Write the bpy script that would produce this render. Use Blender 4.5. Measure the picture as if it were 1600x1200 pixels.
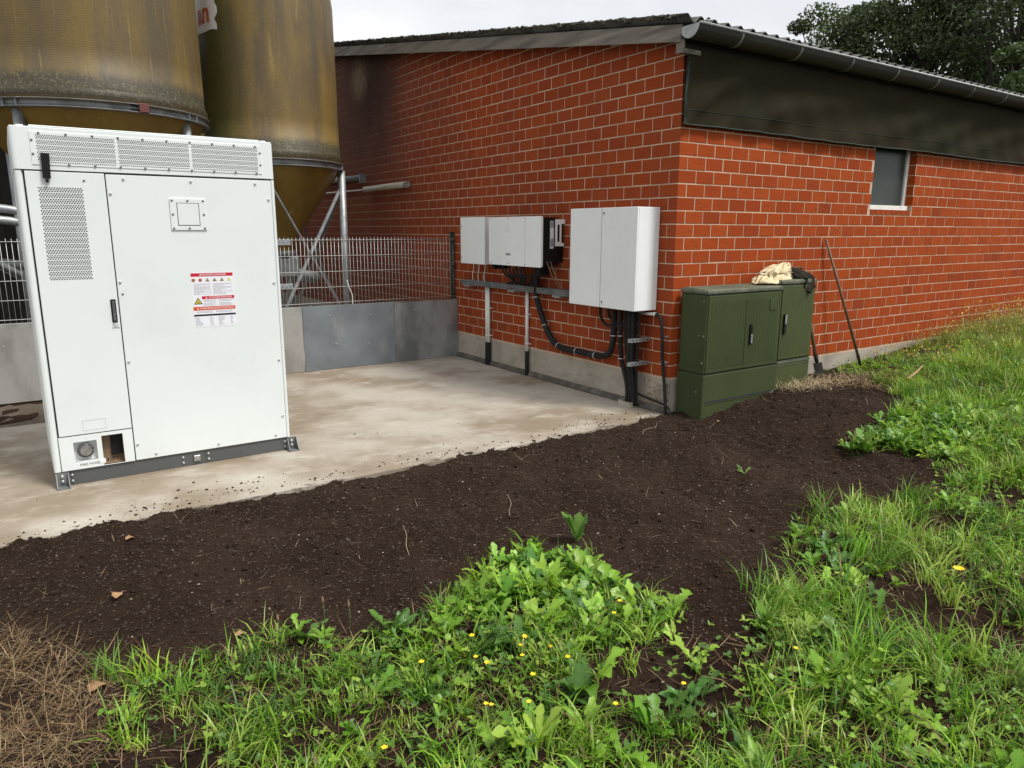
import bpy, bmesh, math, random
import numpy as np
from mathutils import Vector, Matrix
random.seed(7)
rng = np.random.default_rng(11)
PI = math.pi
R = math.radians
for o in list(bpy.data.objects):
    bpy.data.objects.remove(o)
scn = bpy.context.scene
COL = scn.collection

# ------------------------------------------------------------------ camera
cam = bpy.data.cameras.new('camera')
cam.sensor_width = 36.0
cam.lens = 1133.75 / 1600 * 36.0
cam.clip_start = 0.05
cam.clip_end = 2000
camo = bpy.data.objects.new('camera', cam)
COL.objects.link(camo)
CAM = (-5.2701, -4.9662, 1.4409)
yaw, pitch, roll = R(55.7305), R(11.9557), R(-0.1312)
fw = Vector((math.cos(yaw)*math.cos(pitch), math.sin(yaw)*math.cos(pitch), -math.sin(pitch)))
rt = Vector((math.sin(yaw), -math.cos(yaw), 0))
dn = fw.cross(rt)
r2 = rt*math.cos(roll) + dn*math.sin(roll)
d2 = -rt*math.sin(roll) + dn*math.cos(roll)
m = Matrix((r2, -d2, -fw)).transposed().to_4x4()
m.translation = CAM
camo.matrix_world = m
scn.camera = camo

# ------------------------------------------------------------------ sky, sun, exposure
SUN_EL, SUN_AZ = R(58), R(-62)       # azimuth measured from +x towards +y
world = bpy.data.worlds.new('World')
scn.world = world
world.use_nodes = True
wn, wl = world.node_tree.nodes, world.node_tree.links
wn.clear()
sky = wn.new('ShaderNodeTexSky')
sky.sky_type = 'NISHITA'
sky.sun_disc = False
sky.sun_elevation = SUN_EL
sky.sun_rotation = PI/2 - SUN_AZ
sky.air_density = 1.0
sky.dust_density = 4.0
hs = wn.new('ShaderNodeHueSaturation')
hs.inputs['Saturation'].default_value = 0.18
wl.new(sky.outputs[0], hs.inputs['Color'])
tc = wn.new('ShaderNodeTexCoord')
mp = wn.new('ShaderNodeMapping')
mp.inputs['Scale'].default_value = (1.0, 1.0, 2.6)
wl.new(tc.outputs['Generated'], mp.inputs['Vector'])
cn = wn.new('ShaderNodeTexNoise')
cn.inputs['Scale'].default_value = 2.6
cn.inputs['Detail'].default_value = 7
cn.inputs['Roughness'].default_value = 0.52
wl.new(mp.outputs[0], cn.inputs['Vector'])
cr = wn.new('ShaderNodeValToRGB')
cr.color_ramp.elements[0].position = 0.34
cr.color_ramp.elements[0].color = (7.9, 8.25, 8.7, 1)
cr.color_ramp.elements[1].position = 0.60
cr.color_ramp.elements[1].color = (10.4, 10.5, 10.6, 1)
wl.new(cn.outputs['Fac'], cr.inputs['Fac'])
mxs = wn.new('ShaderNodeMix')
mxs.data_type = 'RGBA'
mxs.inputs[0].default_value = 0.86      # cloud cover
wl.new(hs.outputs[0], mxs.inputs[6])
wl.new(cr.outputs[0], mxs.inputs[7])
bg = wn.new('ShaderNodeBackground')
bg.inputs['Strength'].default_value = 0.070
wl.new(mxs.outputs[2], bg.inputs['Color'])
wo = wn.new('ShaderNodeOutputWorld')
wl.new(bg.outputs[0], wo.inputs['Surface'])
sl = bpy.data.lights.new('sun', 'SUN')
sl.energy = 2.1
sl.angle = R(14)
sl.color = (1.0, 0.96, 0.90)
so = bpy.data.objects.new('sun', sl)
COL.objects.link(so)
sdir = Vector((math.cos(SUN_EL)*math.cos(SUN_AZ), math.cos(SUN_EL)*math.sin(SUN_AZ), math.sin(SUN_EL)))
so.rotation_euler = sdir.to_track_quat('Z', 'Y').to_euler()
so.location = sdir*30
scn.view_settings.view_transform = 'Standard'
scn.view_settings.look = 'None'
scn.view_settings.exposure = 0.68
scn.view_settings.gamma = 1.0
scn.view_settings.use_curve_mapping = False
scn.render.engine = 'CYCLES'

# ------------------------------------------------------------------ materials
def nodes(name):
    mt = bpy.data.materials.new(name)
    mt.use_nodes = True
    nt = mt.node_tree
    return mt, nt.nodes, nt.links, nt.nodes['Principled BSDF']

def mixc(N, L, fac, a, b, blend='MIX'):
    x = N.new('ShaderNodeMix')
    x.data_type = 'RGBA'
    x.blend_type = blend
    for sock, v in ((0, fac), (6, a), (7, b)):
        if isinstance(v, (int, float)):
            x.inputs[sock].default_value = v
        elif isinstance(v, (tuple, list)):
            x.inputs[sock].default_value = (*v[:3], 1)
        else:
            L.new(v, x.inputs[sock])
    return x.outputs[2]

def noise(N, L, scale, detail=5, rough=0.55, stretch=(1, 1, 1), pos=None):
    if pos is None:
        g = N.new('ShaderNodeNewGeometry')
        pos = g.outputs['Position']
    mpn = N.new('ShaderNodeMapping')
    mpn.inputs['Scale'].default_value = stretch
    L.new(pos, mpn.inputs['Vector'])
    n = N.new('ShaderNodeTexNoise')
    n.inputs['Scale'].default_value = scale
    n.inputs['Detail'].default_value = detail
    n.inputs['Roughness'].default_value = rough
    L.new(mpn.outputs[0], n.inputs['Vector'])
    return n.outputs['Fac']

def ramp(N, L, fac, lo, hi):
    r = N.new('ShaderNodeMapRange')
    r.interpolation_type = 'SMOOTHSTEP'
    r.inputs['From Min'].default_value = lo
    r.inputs['From Max'].default_value = hi
    L.new(fac, r.inputs['Value'])
    return r.outputs[0]

def math_(N, L, op, a, b=None):
    x = N.new('ShaderNodeMath')
    x.operation = op
    for i, v in enumerate((a, b)):
        if v is None:
            continue
        if isinstance(v, (int, float)):
            x.inputs[i].default_value = v
        else:
            L.new(v, x.inputs[i])
    return x.outputs[0]

def bump(N, L, P, h, strength, dist):
    b = N.new('ShaderNodeBump')
    b.inputs['Strength'].default_value = strength
    b.inputs['Distance'].default_value = dist
    L.new(h, b.inputs['Height'])
    L.new(b.outputs[0], P.inputs['Normal'])

def pm(name, base, layers=(), rough=0.6, metal=0.0, bmp=None, spec=0.5, rvar=None):
    """layers: (colour, scale, lo, hi, stretch)"""
    mt, N, L, P = nodes(name)
    c = base
    for (c2, s, lo, hi, st) in layers:
        c = mixc(N, L, ramp(N, L, noise(N, L, s, 6, 0.6, st), lo, hi), c, c2)
    if isinstance(c, (tuple, list)):
        P.inputs['Base Color'].default_value = (*c[:3], 1)
    else:
        L.new(c, P.inputs['Base Color'])
    P.inputs['Roughness'].default_value = rough
    if rvar:
        q = N.new('ShaderNodeMapRange')
        q.inputs['To Min'].default_value = rvar[1]
        q.inputs['To Max'].default_value = rvar[2]
        L.new(noise(N, L, rvar[0]), q.inputs['Value'])
        L.new(q.outputs[0], P.inputs['Roughness'])
    P.inputs['Metallic'].default_value = metal
    P.inputs['Specular IOR Level'].default_value = spec
    if bmp:
        bump(N, L, P, noise(N, L, bmp[0], 6, 0.65), bmp[1], bmp[2])
    return mt

U = (1, 1, 1)
M = {}
M['white'] = pm('white_powder_coat', (0.75, 0.795, 0.79), [((0.70, 0.745, 0.735), 1.3, .4, .75, U), ((0.66, 0.65, 0.60), 5, .68, .86, (1, 1, .35))], 0.38, bmp=(420, .06, .001), rvar=(3, .32, .48))
M['white2'] = pm('pale_grey_paint', (0.85, 0.875, 0.875), [((0.79, 0.81, 0.81), 2.1, .4, .8, U), ((.60, .58, .53), 7, .7, .9, (1, 1, .4))], 0.40, bmp=(300, .05, .001))
M['plastic_white'] = pm('white_plastic', (0.78, 0.77, 0.74), [((0.6, 0.58, 0.53), 9, .55, .8, U)], 0.45)
M['plinth_grey'] = pm('dark_grey_paint', (0.085, 0.09, 0.092), [((0.12, 0.115, 0.105), 6, .5, .8, U)], 0.45)
M['galv'] = pm('galvanised_steel', (0.40, 0.42, 0.43), [((0.27, 0.29, 0.30), 9, .4, .65, U), ((0.50, 0.51, 0.51), 40, .55, .75, U)], 0.5, 0.55, bmp=(60, .08, .002))
M['galv_dark'] = pm('weathered_galvanised', (0.22, 0.23, 0.235), [((0.13, 0.135, 0.135), 7, .4, .7, U), ((.32, .32, .31), 22, .58, .8, U)], 0.6, 0.35)
M['wire'] = pm('galvanised_wire', (0.55, 0.55, 0.53), [((0.38, 0.38, 0.36), 14, .45, .7, U)], 0.5, 0.4)
M['sheet'] = pm('zinc_sheet_panel', (0.225, 0.258, 0.28), [((0.165, 0.19, 0.205), 2.2, .35, .7, U), ((0.30, 0.315, 0.31), 3.1, .55, .8, (1, 1, .5)), ((.42, .43, .41), 30, .74, .86, (1.6, 1, .12))], 0.5, 0.3, bmp=(8, .1, .01))
M['sheet2'] = pm('brighter_zinc_panel', (0.37, 0.385, 0.39), [((0.20, 0.215, 0.22), 1.9, .4, .62, (1, 1, .6)), ((0.40, 0.40, 0.38), 3.0, .58, .8, (1, 1, .4)), ((.5, .5, .48), 26, .76, .88, (1.6, 1, .1))], 0.42, 0.4, bmp=(6, .12, .01))
M['fibre'] = pm('fibre_cement_board', (0.33, 0.32, 0.30), [((0.22, 0.21, 0.19), 4, .4, .7, (1, 1, .5)), ((.5, .5, .48), 15, .66, .8, U)], 0.7)
M['rubber'] = pm('black_rubber', (0.016, 0.016, 0.017), [((0.04, 0.038, 0.035), 15, .5, .85, U)], 0.6, spec=.2)
M['black'] = pm('black_plastic', (0.010, 0.010, 0.011), (), 0.5, spec=.2)
M['seam'] = pm('dark_gasket', (0.02, 0.021, 0.022), (), 0.8)
M['screw'] = pm('steel_screw', (0.20, 0.20, 0.20), (), 0.35, 0.7)
M['bolt'] = pm('bright_bolt', (0.62, 0.62, 0.61), (), 0.32, 0.7)
M['steel'] = pm('brushed_steel', (0.55, 0.56, 0.56), [((.35, .35, .36), 30, .4, .7, U)], 0.28, 0.85)
M['green'] = pm('green_polyester', (0.045, 0.063, 0.021), [((0.037, 0.052, 0.018), 2.4, .35, .7, U), ((0.085, 0.10, 0.05), 12, .66, .88, (1, 1, .3)), ((.12, .12, .09), 60, .77, .86, U)], 0.66, bmp=(180, .1, .001), spec=.3)
M['green2'] = pm('olive_green_polyester', (0.052, 0.066, 0.016), [((0.043, 0.054, 0.016), 2.4, .35, .7, U), ((0.095, 0.10, 0.045), 12, .62, .85, (1, 1, .3))], 0.62, bmp=(180, .1, .001))
M['green_top'] = pm('lichened_green_lid', (0.075, 0.088, 0.055), [((0.13, 0.128, 0.09), 7, .4, .65, U), ((.05, .075, .035), 22, .5, .7, U)], 0.75)
M['post'] = pm('dark_green_post', (0.010, 0.035, 0.028), (), 0.45)
M['wood'] = pm('weathered_timber', (0.20, 0.175, 0.145), [((0.115, 0.10, 0.085), 5, .42, .65, (1, .25, 3)), ((0.29, 0.265, 0.225), 9, .52, .75, (1, .12, 2)), ((.055, .05, .04), 3, .58, .78, U)], 0.85, bmp=(40, .3, .004))
M['shaft'] = pm('ash_wood_handle', (0.17, 0.098, 0.055), [((0.09, 0.055, 0.035), 20, .4, .7, (1, 1, .15))], 0.6)
M['iron'] = pm('dark_iron', (0.014, 0.013, 0.012), [((0.035, 0.025, 0.018), 18, .5, .75, U)], 0.75, 0.0, spec=.2)
M['roof'] = pm('fibre_cement_roof', (0.13, 0.125, 0.115), [((0.07, 0.068, 0.062), 5, .4, .65, U), ((0.10, 0.105, 0.05), 11, .55, .72, U), ((.45, .45, .43), 25, .68, .8, U)], 0.9, bmp=(60, .4, .006))
M['moss'] = pm('roof_moss', (0.055, 0.053, 0.038), [((0.30, 0.29, 0.25), 16, .50, .62, U), ((.17, .09, .03), 14, .66, .75, U)], 0.95)
M['gutter'] = pm('weathered_zinc_gutter', (0.034, 0.035, 0.026), [((0.022, 0.023, 0.017), 3, .4, .7, (.4, 1, 1)), ((.11, .112, .095), 16, .62, .8, U)], 0.6, 0.0, spec=.3)
M['zinc'] = pm('light_zinc', (0.42, 0.44, 0.44), [((0.32, 0.34, 0.34), 14, .4, .7, U)], 0.5, 0.3)
M['net'] = pm('wind_netting', (0.030, 0.0245, 0.0145), [((0.036, 0.027, 0.017), 1.6, .4, .7, U), ((0.024, 0.026, 0.016), .7, .42, .75, U), ((.055, .046, .032), 70, .6, .8, U)], 0.95, bmp=(260, .3, .002), spec=.06)
M['net_hem'] = pm('green_net_hem', (0.014, 0.030, 0.024), [((0.035, 0.065, 0.054), 18, .58, .8, U)], 0.7)
M['pane'] = pm('dusty_window_glass', (0.034, 0.044, 0.041), [((0.065, 0.076, 0.068), 3, .4, .75, (1, 1, .5)), ((.08, .08, .07), 30, .7, .85, U)], 0.3, spec=.25)
M['cream'] = pm('cream_sackcloth', (0.66, 0.56, 0.36), [((0.50, 0.39, 0.21), 9, .45, .75, U)], 0.85, bmp=(140, .2, .003))
M['jacket'] = pm('dark_waxed_cloth', (0.026, 0.022, 0.017), [((0.05, 0.042, 0.03), 14, .5, .75, U)], 0.85, bmp=(90, .3, .004), spec=.08)
M['brass'] = pm('tarnished_brass', (0.13, 0.10, 0.05), [((.05, .04, .03), 30, .5, .7, U)], 0.5, 0.6)
M['red_paint'] = pm('faded_red_paint', (0.13, 0.035, 0.03), [((0.25, 0.2, 0.18), 22, .6, .75, U)], 0.7)
M['cardboard'] = pm('brown_board', (0.23, 0.155, 0.095), [((0.17, 0.11, 0.065), 30, .45, .7, U)], 0.7)
M['paper'] = pm('label_white', (0.80, 0.81, 0.86), (), 0.4)
M['lab_red'] = pm('label_red', (0.55, 0.008, 0.03), (), 0.4)
M['lab_orange'] = pm('label_orange', (0.62, 0.075, 0.012), (), 0.4)
M['lab_black'] = pm('label_black', (0.012, 0.012, 0.012), (), 0.4)
M['lab_grey'] = pm('label_print_grey', (0.30, 0.30, 0.34), (), 0.4)
M['lab_yellow'] = pm('label_yellow', (0.72, 0.60, 0.06), (), 0.4)
M['ink'] = pm('black_ink', (0.02, 0.02, 0.02), (), 0.5)
M['ink_faint'] = pm('faint_grey_line', (0.45, 0.46, 0.46), (), 0.5)
M['silo_ink'] = pm('orange_print', (0.52, 0.10, 0.015), (), 0.55)
M['lamp_tube'] = pm('yellowed_lamp_tube', (0.44, 0.40, 0.31), [((.30, .27, .2), 11, .5, .75, U)], 0.4)
M['petal'] = pm('yellow_petal', (0.80, 0.56, 0.008), (), 0.5)
M['stalk'] = pm('green_stalk', (0.075, 0.13, 0.03), (), 0.6)
M['seedhead'] = pm('brown_seedhead', (0.20, 0.125, 0.065), (), 0.8)
M['dead_leaf'] = pm('dead_leaf', (0.30, 0.16, 0.075), [((.42, .29, .16), 60, .45, .7, U)], 0.8)
M['bark'] = pm('bark', (0.045, 0.037, 0.028), [((0.022, 0.019, 0.015), 4, .4, .7, (1, 1, .3))], 0.9)
M['shed'] = pm('dark_shed_boards', (0.018, 0.015, 0.012), [((0.03, 0.025, 0.02), 4, .4, .7, (1, 1, .3))], 0.9)
M['stick'] = pm('bare_stick', (0.34, 0.22, 0.11), (), 0.8)

def gable_stain_shade(N, L, c, mortar=False):
    # grime and soot on the gable, plus painted shade behind the fence and duller light
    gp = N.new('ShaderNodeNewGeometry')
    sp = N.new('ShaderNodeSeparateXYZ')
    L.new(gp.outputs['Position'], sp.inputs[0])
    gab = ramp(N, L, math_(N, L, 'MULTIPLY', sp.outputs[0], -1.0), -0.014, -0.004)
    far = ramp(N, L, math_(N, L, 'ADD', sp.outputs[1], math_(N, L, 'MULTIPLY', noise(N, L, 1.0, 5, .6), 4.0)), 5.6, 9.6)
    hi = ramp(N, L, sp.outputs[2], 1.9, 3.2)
    grime_shade = math_(N, L, 'MULTIPLY', math_(N, L, 'MULTIPLY', far, math_(N, L, 'ADD', math_(N, L, 'MULTIPLY', hi, .4), .6)), math_(N, L, 'MULTIPLY', gab, .86))  # grime; its lower part paints in the shade of silos and roofs
    c = mixc(N, L, grime_shade, c, (0.090, 0.052, 0.040) if not mortar else (0.15, 0.105, 0.085))
    near = math_(N, L, 'MULTIPLY', ramp(N, L, noise(N, L, .8, 6, .7), .15, .85), math_(N, L, 'MULTIPLY', gab, .45))  # dirt plus the gable's weaker light, mixed into the brick colour
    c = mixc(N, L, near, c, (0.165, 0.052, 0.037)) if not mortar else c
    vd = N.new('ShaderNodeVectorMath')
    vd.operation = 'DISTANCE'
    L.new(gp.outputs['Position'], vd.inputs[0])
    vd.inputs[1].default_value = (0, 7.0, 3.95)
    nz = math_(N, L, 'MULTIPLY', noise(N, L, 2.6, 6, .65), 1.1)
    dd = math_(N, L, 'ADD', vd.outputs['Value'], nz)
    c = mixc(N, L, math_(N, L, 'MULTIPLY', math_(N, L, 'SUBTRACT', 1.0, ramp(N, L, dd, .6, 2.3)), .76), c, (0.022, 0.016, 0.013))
    vd2 = N.new('ShaderNodeVectorMath')
    vd2.operation = 'DISTANCE'
    L.new(gp.outputs['Position'], vd2.inputs[0])
    vd2.inputs[1].default_value = (0, 7.45, 3.95)
    d2_ = math_(N, L, 'ADD', vd2.outputs['Value'], math_(N, L, 'MULTIPLY', noise(N, L, 9, 6, .7), .5))
    c = mixc(N, L, math_(N, L, 'SUBTRACT', 1.0, ramp(N, L, d2_, .36, .72)), c, (0.17, 0.12, 0.075))
    return c

def brick_mat(name, island):
    mt, N, L, P = nodes(name)
    if island:
        g = N.new('ShaderNodeNewGeometry')
        rnd = g.outputs['Random Per Island']
    else:
        g = N.new('ShaderNodeObjectInfo')
        rnd = g.outputs['Random']
    cr_ = N.new('ShaderNodeValToRGB')
    el = cr_.color_ramp.elements
    el[0].position, el[0].color = 0.0, (0.240, 0.041, 0.011, 1)
    el[1].position, el[1].color = 1.0, (0.345, 0.064, 0.014, 1)
    for ps, c in ((.05, (0.285, 0.047, 0.011, 1)), (.45, (0.318, 0.054, 0.0105, 1)), (.75, (0.335, 0.059, 0.0105, 1))):
        e = el.new(ps)
        e.color = c
    L.new(rnd, cr_.inputs['Fac'])
    c = cr_.outputs[0]
    # firing streaks and small dark flecks
    c = mixc(N, L, ramp(N, L, noise(N, L, 16, 6, .65, (.35, .35, 2.2)), .48, .8), c, (0.20, 0.038, 0.016))
    c = mixc(N, L, math_(N, L, 'MULTIPLY', ramp(N, L, noise(N, L, 120, 3, .6), .60, .78), .55), c, (0.46, 0.13, 0.05))
    c = gable_stain_shade(N, L, c)
    L.new(c, P.inputs['Base Color'])
    P.inputs['Roughness'].default_value = 0.85
    P.inputs['Specular IOR Level'].default_value = 0.12
    bump(N, L, P, noise(N, L, 55, 5, .6, (.5, .5, 1.6)), .28, .004)
    return mt

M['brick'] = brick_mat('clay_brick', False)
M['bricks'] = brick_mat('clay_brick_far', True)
def mortar_mat():
    mt, N, L, P = nodes('mortar')
    c = mixc(N, L, ramp(N, L, noise(N, L, 3, 6, .6), .4, .7), (0.56, 0.43, 0.315), (0.44, 0.325, 0.235))
    c = mixc(N, L, ramp(N, L, noise(N, L, 9, 6, .6), .66, .8), c, (0.66, 0.56, 0.38))
    c = mixc(N, L, ramp(N, L, noise(N, L, .5, 5, .6), .60, .85), c, (0.26, 0.18, 0.13))
    c = gable_stain_shade(N, L, c, True)
    L.new(c, P.inputs['Base Color'])
    P.inputs['Roughness'].default_value = 0.95
    P.inputs['Specular IOR Level'].default_value = 0.1
    bump(N, L, P, noise(N, L, 90, 5, .6), .5, .004)
    return mt
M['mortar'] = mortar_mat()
M['concrete_wall'] = pm('plinth_concrete', (0.40, 0.355, 0.295), [((0.29, 0.255, 0.21), 3, .42, .68, (1, 1, 1.6)), ((0.50, 0.46, 0.39), 7, .55, .75, (1, 1, 3)), ((.13, .12, .10), 10, .68, .80, (1, 1, .6))], 0.9, bmp=(45, .5, .006))
M['joint'] = pm('bitumen_joint', (0.085, 0.075, 0.065), [((0.16, 0.145, 0.125), 8, .45, .7, U)], 0.9, bmp=(60, .4, .006))

def slab_mat():
    mt, N, L, P = nodes('worn_concrete')
    c = mixc(N, L, ramp(N, L, noise(N, L, .85, 8, .58), .38, .64), (0.425, 0.385, 0.325), (0.225, 0.175, 0.120))
    c = mixc(N, L, math_(N, L, 'MULTIPLY', ramp(N, L, noise(N, L, 2.7, 6, .65, (1, 1.6, 1)), .48, .76), .75), c, (0.50, 0.465, 0.405))
    c = mixc(N, L, math_(N, L, 'MULTIPLY', ramp(N, L, noise(N, L, 42, 7, .75), .48, .72), .6), c, (0.26, 0.215, 0.16))
    c = mixc(N, L, math_(N, L, 'MULTIPLY', ramp(N, L, noise(N, L, 150, 3, .6), .58, .74), .5), c, (0.68, 0.63, 0.54))
    # earth trodden onto the edge of the slab
    gp = N.new('ShaderNodeNewGeometry')
    sp = N.new('ShaderNodeSeparateXYZ')
    L.new(gp.outputs['Position'], sp.inputs[0])
    e = math_(N, L, 'ADD', sp.outputs[1], math_(N, L, 'MULTIPLY', noise(N, L, 3.6, 9, .80, (.6, 1.5, 1)), -1.05))
    c = mixc(N, L, math_(N, L, 'MULTIPLY', math_(N, L, 'SUBTRACT', 1.0, ramp(N, L, e, -.66, -.56)), .85), c, (0.060, 0.043, 0.031))
    L.new(c, P.inputs['Base Color'])
    P.inputs['Roughness'].default_value = 0.88
    bump(N, L, P, noise(N, L, 95, 6, .7), .35, .004)
    return mt
M['slab'] = slab_mat()

def soil_mat():
    mt, N, L, P = nodes('dark_garden_soil')
    c = mixc(N, L, ramp(N, L, noise(N, L, 1.6, 5, .6), .38, .7), (0.031, 0.0192, 0.0130), (0.048, 0.0312, 0.0220))
    c = mixc(N, L, ramp(N, L, noise(N, L, 60, 6, .7), .45, .72), c, (0.014, 0.0095, 0.007))
    c = mixc(N, L, math_(N, L, 'MULTIPLY', ramp(N, L, noise(N, L, 230, 3, .7), .62, .75), .6), c, (0.13, 0.085, 0.052))
    L.new(c, P.inputs['Base Color'])
    P.inputs['Roughness'].default_value = 1.0
    P.inputs['Specular IOR Level'].default_value = 0.04
    bump(N, L, P, noise(N, L, 75, 8, .75), 1.0, .016)
    return mt
M['soil'] = soil_mat()
M['crumb'] = pm('soil_crumb', (0.033, 0.022, 0.0155), [((0.018, 0.012, 0.009), 40, .4, .7, U)], 1.0, spec=.04)
M['chip'] = pm('pale_chips', (0.36, 0.29, 0.21), [((.18, .13, .09), 25, .45, .6, U), ((.62, .58, .5), 31, .64, .72, U)], 0.85)
M['dirt'] = pm('dirt', (0.085, 0.062, 0.042), [((0.13, 0.10, 0.068), 9, .45, .7, U), ((.04, .03, .02), 20, .5, .75, U)], 0.95, bmp=(40, .6, .012))

def silo_mat(name, z0, c0, c1, c2, green):
    """translucent amber fibreglass, weathered, lichen above the ring beam at height z0"""
    mt, N, L, P = nodes(name)
    n1 = noise(N, L, 2.4, 5, .6, (1, 1, .22))
    c = mixc(N, L, ramp(N, L, n1, .36, .66), c0, c1)
    c = mixc(N, L, math_(N, L, 'MULTIPLY', ramp(N, L, noise(N, L, 9, 5, .65, (1, 1, .07)), .62, .72), .75), c, c2)
    c = mixc(N, L, math_(N, L, 'MULTIPLY', ramp(N, L, noise(N, L, 26, 4, .6, (1, 1, .035)), .60, .68), .45), c, c2)
    c = mixc(N, L, math_(N, L, 'MULTIPLY', ramp(N, L, noise(N, L, 75, 5, .75, (1, 1, .35)), .50, .68), .6), c, (0.075, 0.052, 0.028))
    gp = N.new('ShaderNodeNewGeometry')
    sp = N.new('ShaderNodeSeparateXYZ')
    L.new(gp.outputs['Position'], sp.inputs[0])
    if green:
        g = ramp(N, L, math_(N, L, 'MULTIPLY', sp.outputs[0], -1), 2.35, 2.78)
        c = mixc(N, L, math_(N, L, 'MULTIPLY', g, .8), c, (0.060, 0.062, 0.010))
    h = math_(N, L, 'SUBTRACT', sp.outputs[2], z0)
    hn = math_(N, L, 'ADD', h, math_(N, L, 'MULTIPLY', noise(N, L, 6, 6, .7), -.16))
    band = math_(N, L, 'MULTIPLY', math_(N, L, 'SUBTRACT', 1.0, ramp(N, L, hn, .10, .24)), ramp(N, L, h, -.02, .02))
    c = mixc(N, L, math_(N, L, 'MULTIPLY', band, .9), c, mixc(N, L, ramp(N, L, noise(N, L, 34, 4, .7), .5, .64), (0.032, 0.028, 0.017), (0.10, 0.09, 0.05)))
    L.new(c, P.inputs['Base Color'])
    P.inputs['Roughness'].default_value = 0.55
    P.inputs['Specular IOR Level'].default_value = 0.4
    w = N.new('ShaderNodeTexWave')
    w.bands_direction = 'Z'
    w.inputs['Scale'].default_value = 18
    w.inputs['Distortion'].default_value = 1.2
    L.new(gp.outputs['Position'], w.inputs['Vector'])
    bump(N, L, P, w.outputs['Fac'], .12, .006)
    return mt
M['silo_a'] = silo_mat('amber_fibreglass', 2.84, (0.158, 0.105, 0.027), (0.096, 0.070, 0.038), (0.27, 0.205, 0.058), False)
M['silo_b'] = silo_mat('amber_fibreglass_greened', 2.40, (0.188, 0.125, 0.034), (0.096, 0.070, 0.040), (0.27, 0.195, 0.065), True)
M['cone'] = pm('amber_fibreglass_cone', (0.205, 0.125, 0.018), [((0.14, 0.085, 0.014), 2.2, .4, .7, (1, 1, .4)), ((0.30, 0.20, 0.05), 7, .6, .8, (1, 1, .12))], 0.5)

def leaf_mat(name, trans=0.35, rough=0.5):
    mt = bpy.data.materials.new(name)
    mt.use_nodes = True
    N, L = mt.node_tree.nodes, mt.node_tree.links
    P = N['Principled BSDF']
    at = N.new('ShaderNodeAttribute')
    at.attribute_name = 'col'
    L.new(at.outputs['Color'], P.inputs['Base Color'])
    P.inputs['Roughness'].default_value = rough
    P.inputs['Specular IOR Level'].default_value = 0.4
    tr = N.new('ShaderNodeBsdfTranslucent')
    hs_ = N.new('ShaderNodeHueSaturation')
    hs_.inputs['Value'].default_value = 1.25
    L.new(at.outputs['Color'], hs_.inputs['Color'])
    L.new(hs_.outputs[0], tr.inputs['Color'])
    mx = N.new('ShaderNodeMixShader')
    mx.inputs[0].default_value = trans
    L.new(P.outputs[0], mx.inputs[1])
    L.new(tr.outputs[0], mx.inputs[2])
    L.new(mx.outputs[0], N['Material Output'].inputs['Surface'])
    return mt
M['leaf'] = leaf_mat('leaf_blade', .30, .40)
M['granule'] = leaf_mat('soil_granule', 0.0, 1.0)
M['tree_leaf'] = leaf_mat('tree_leaf', .25)
M['straw'] = leaf_mat('dry_straw', .1, .8)

# ------------------------------------------------------------------ mesh helpers
def link(o, parent=None):
    COL.objects.link(o)
    if parent is not None:
        o.parent = parent
    return o

BASE = {}
def thing(name, label, cat, loc=(0, 0, 0), group=None):
    o = bpy.data.objects.new(name, None)
    o.empty_display_size = .1
    o.location = loc
    COL.objects.link(o)
    o['label'] = label
    o['category'] = cat
    if group:
        o['group'] = group
    BASE[o.name] = Vector(loc)
    return o

def tag(o, label, cat, group=None):
    o['label'] = label
    o['category'] = cat
    if group:
        o['group'] = group
    return o

def stuff(o, label=None, cat=None):
    o['kind'] = 'stuff'
    if label:
        o['label'] = label
    if cat:
        o['category'] = cat
    return o

def struct(o):
    o['kind'] = 'structure'
    return o

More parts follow.
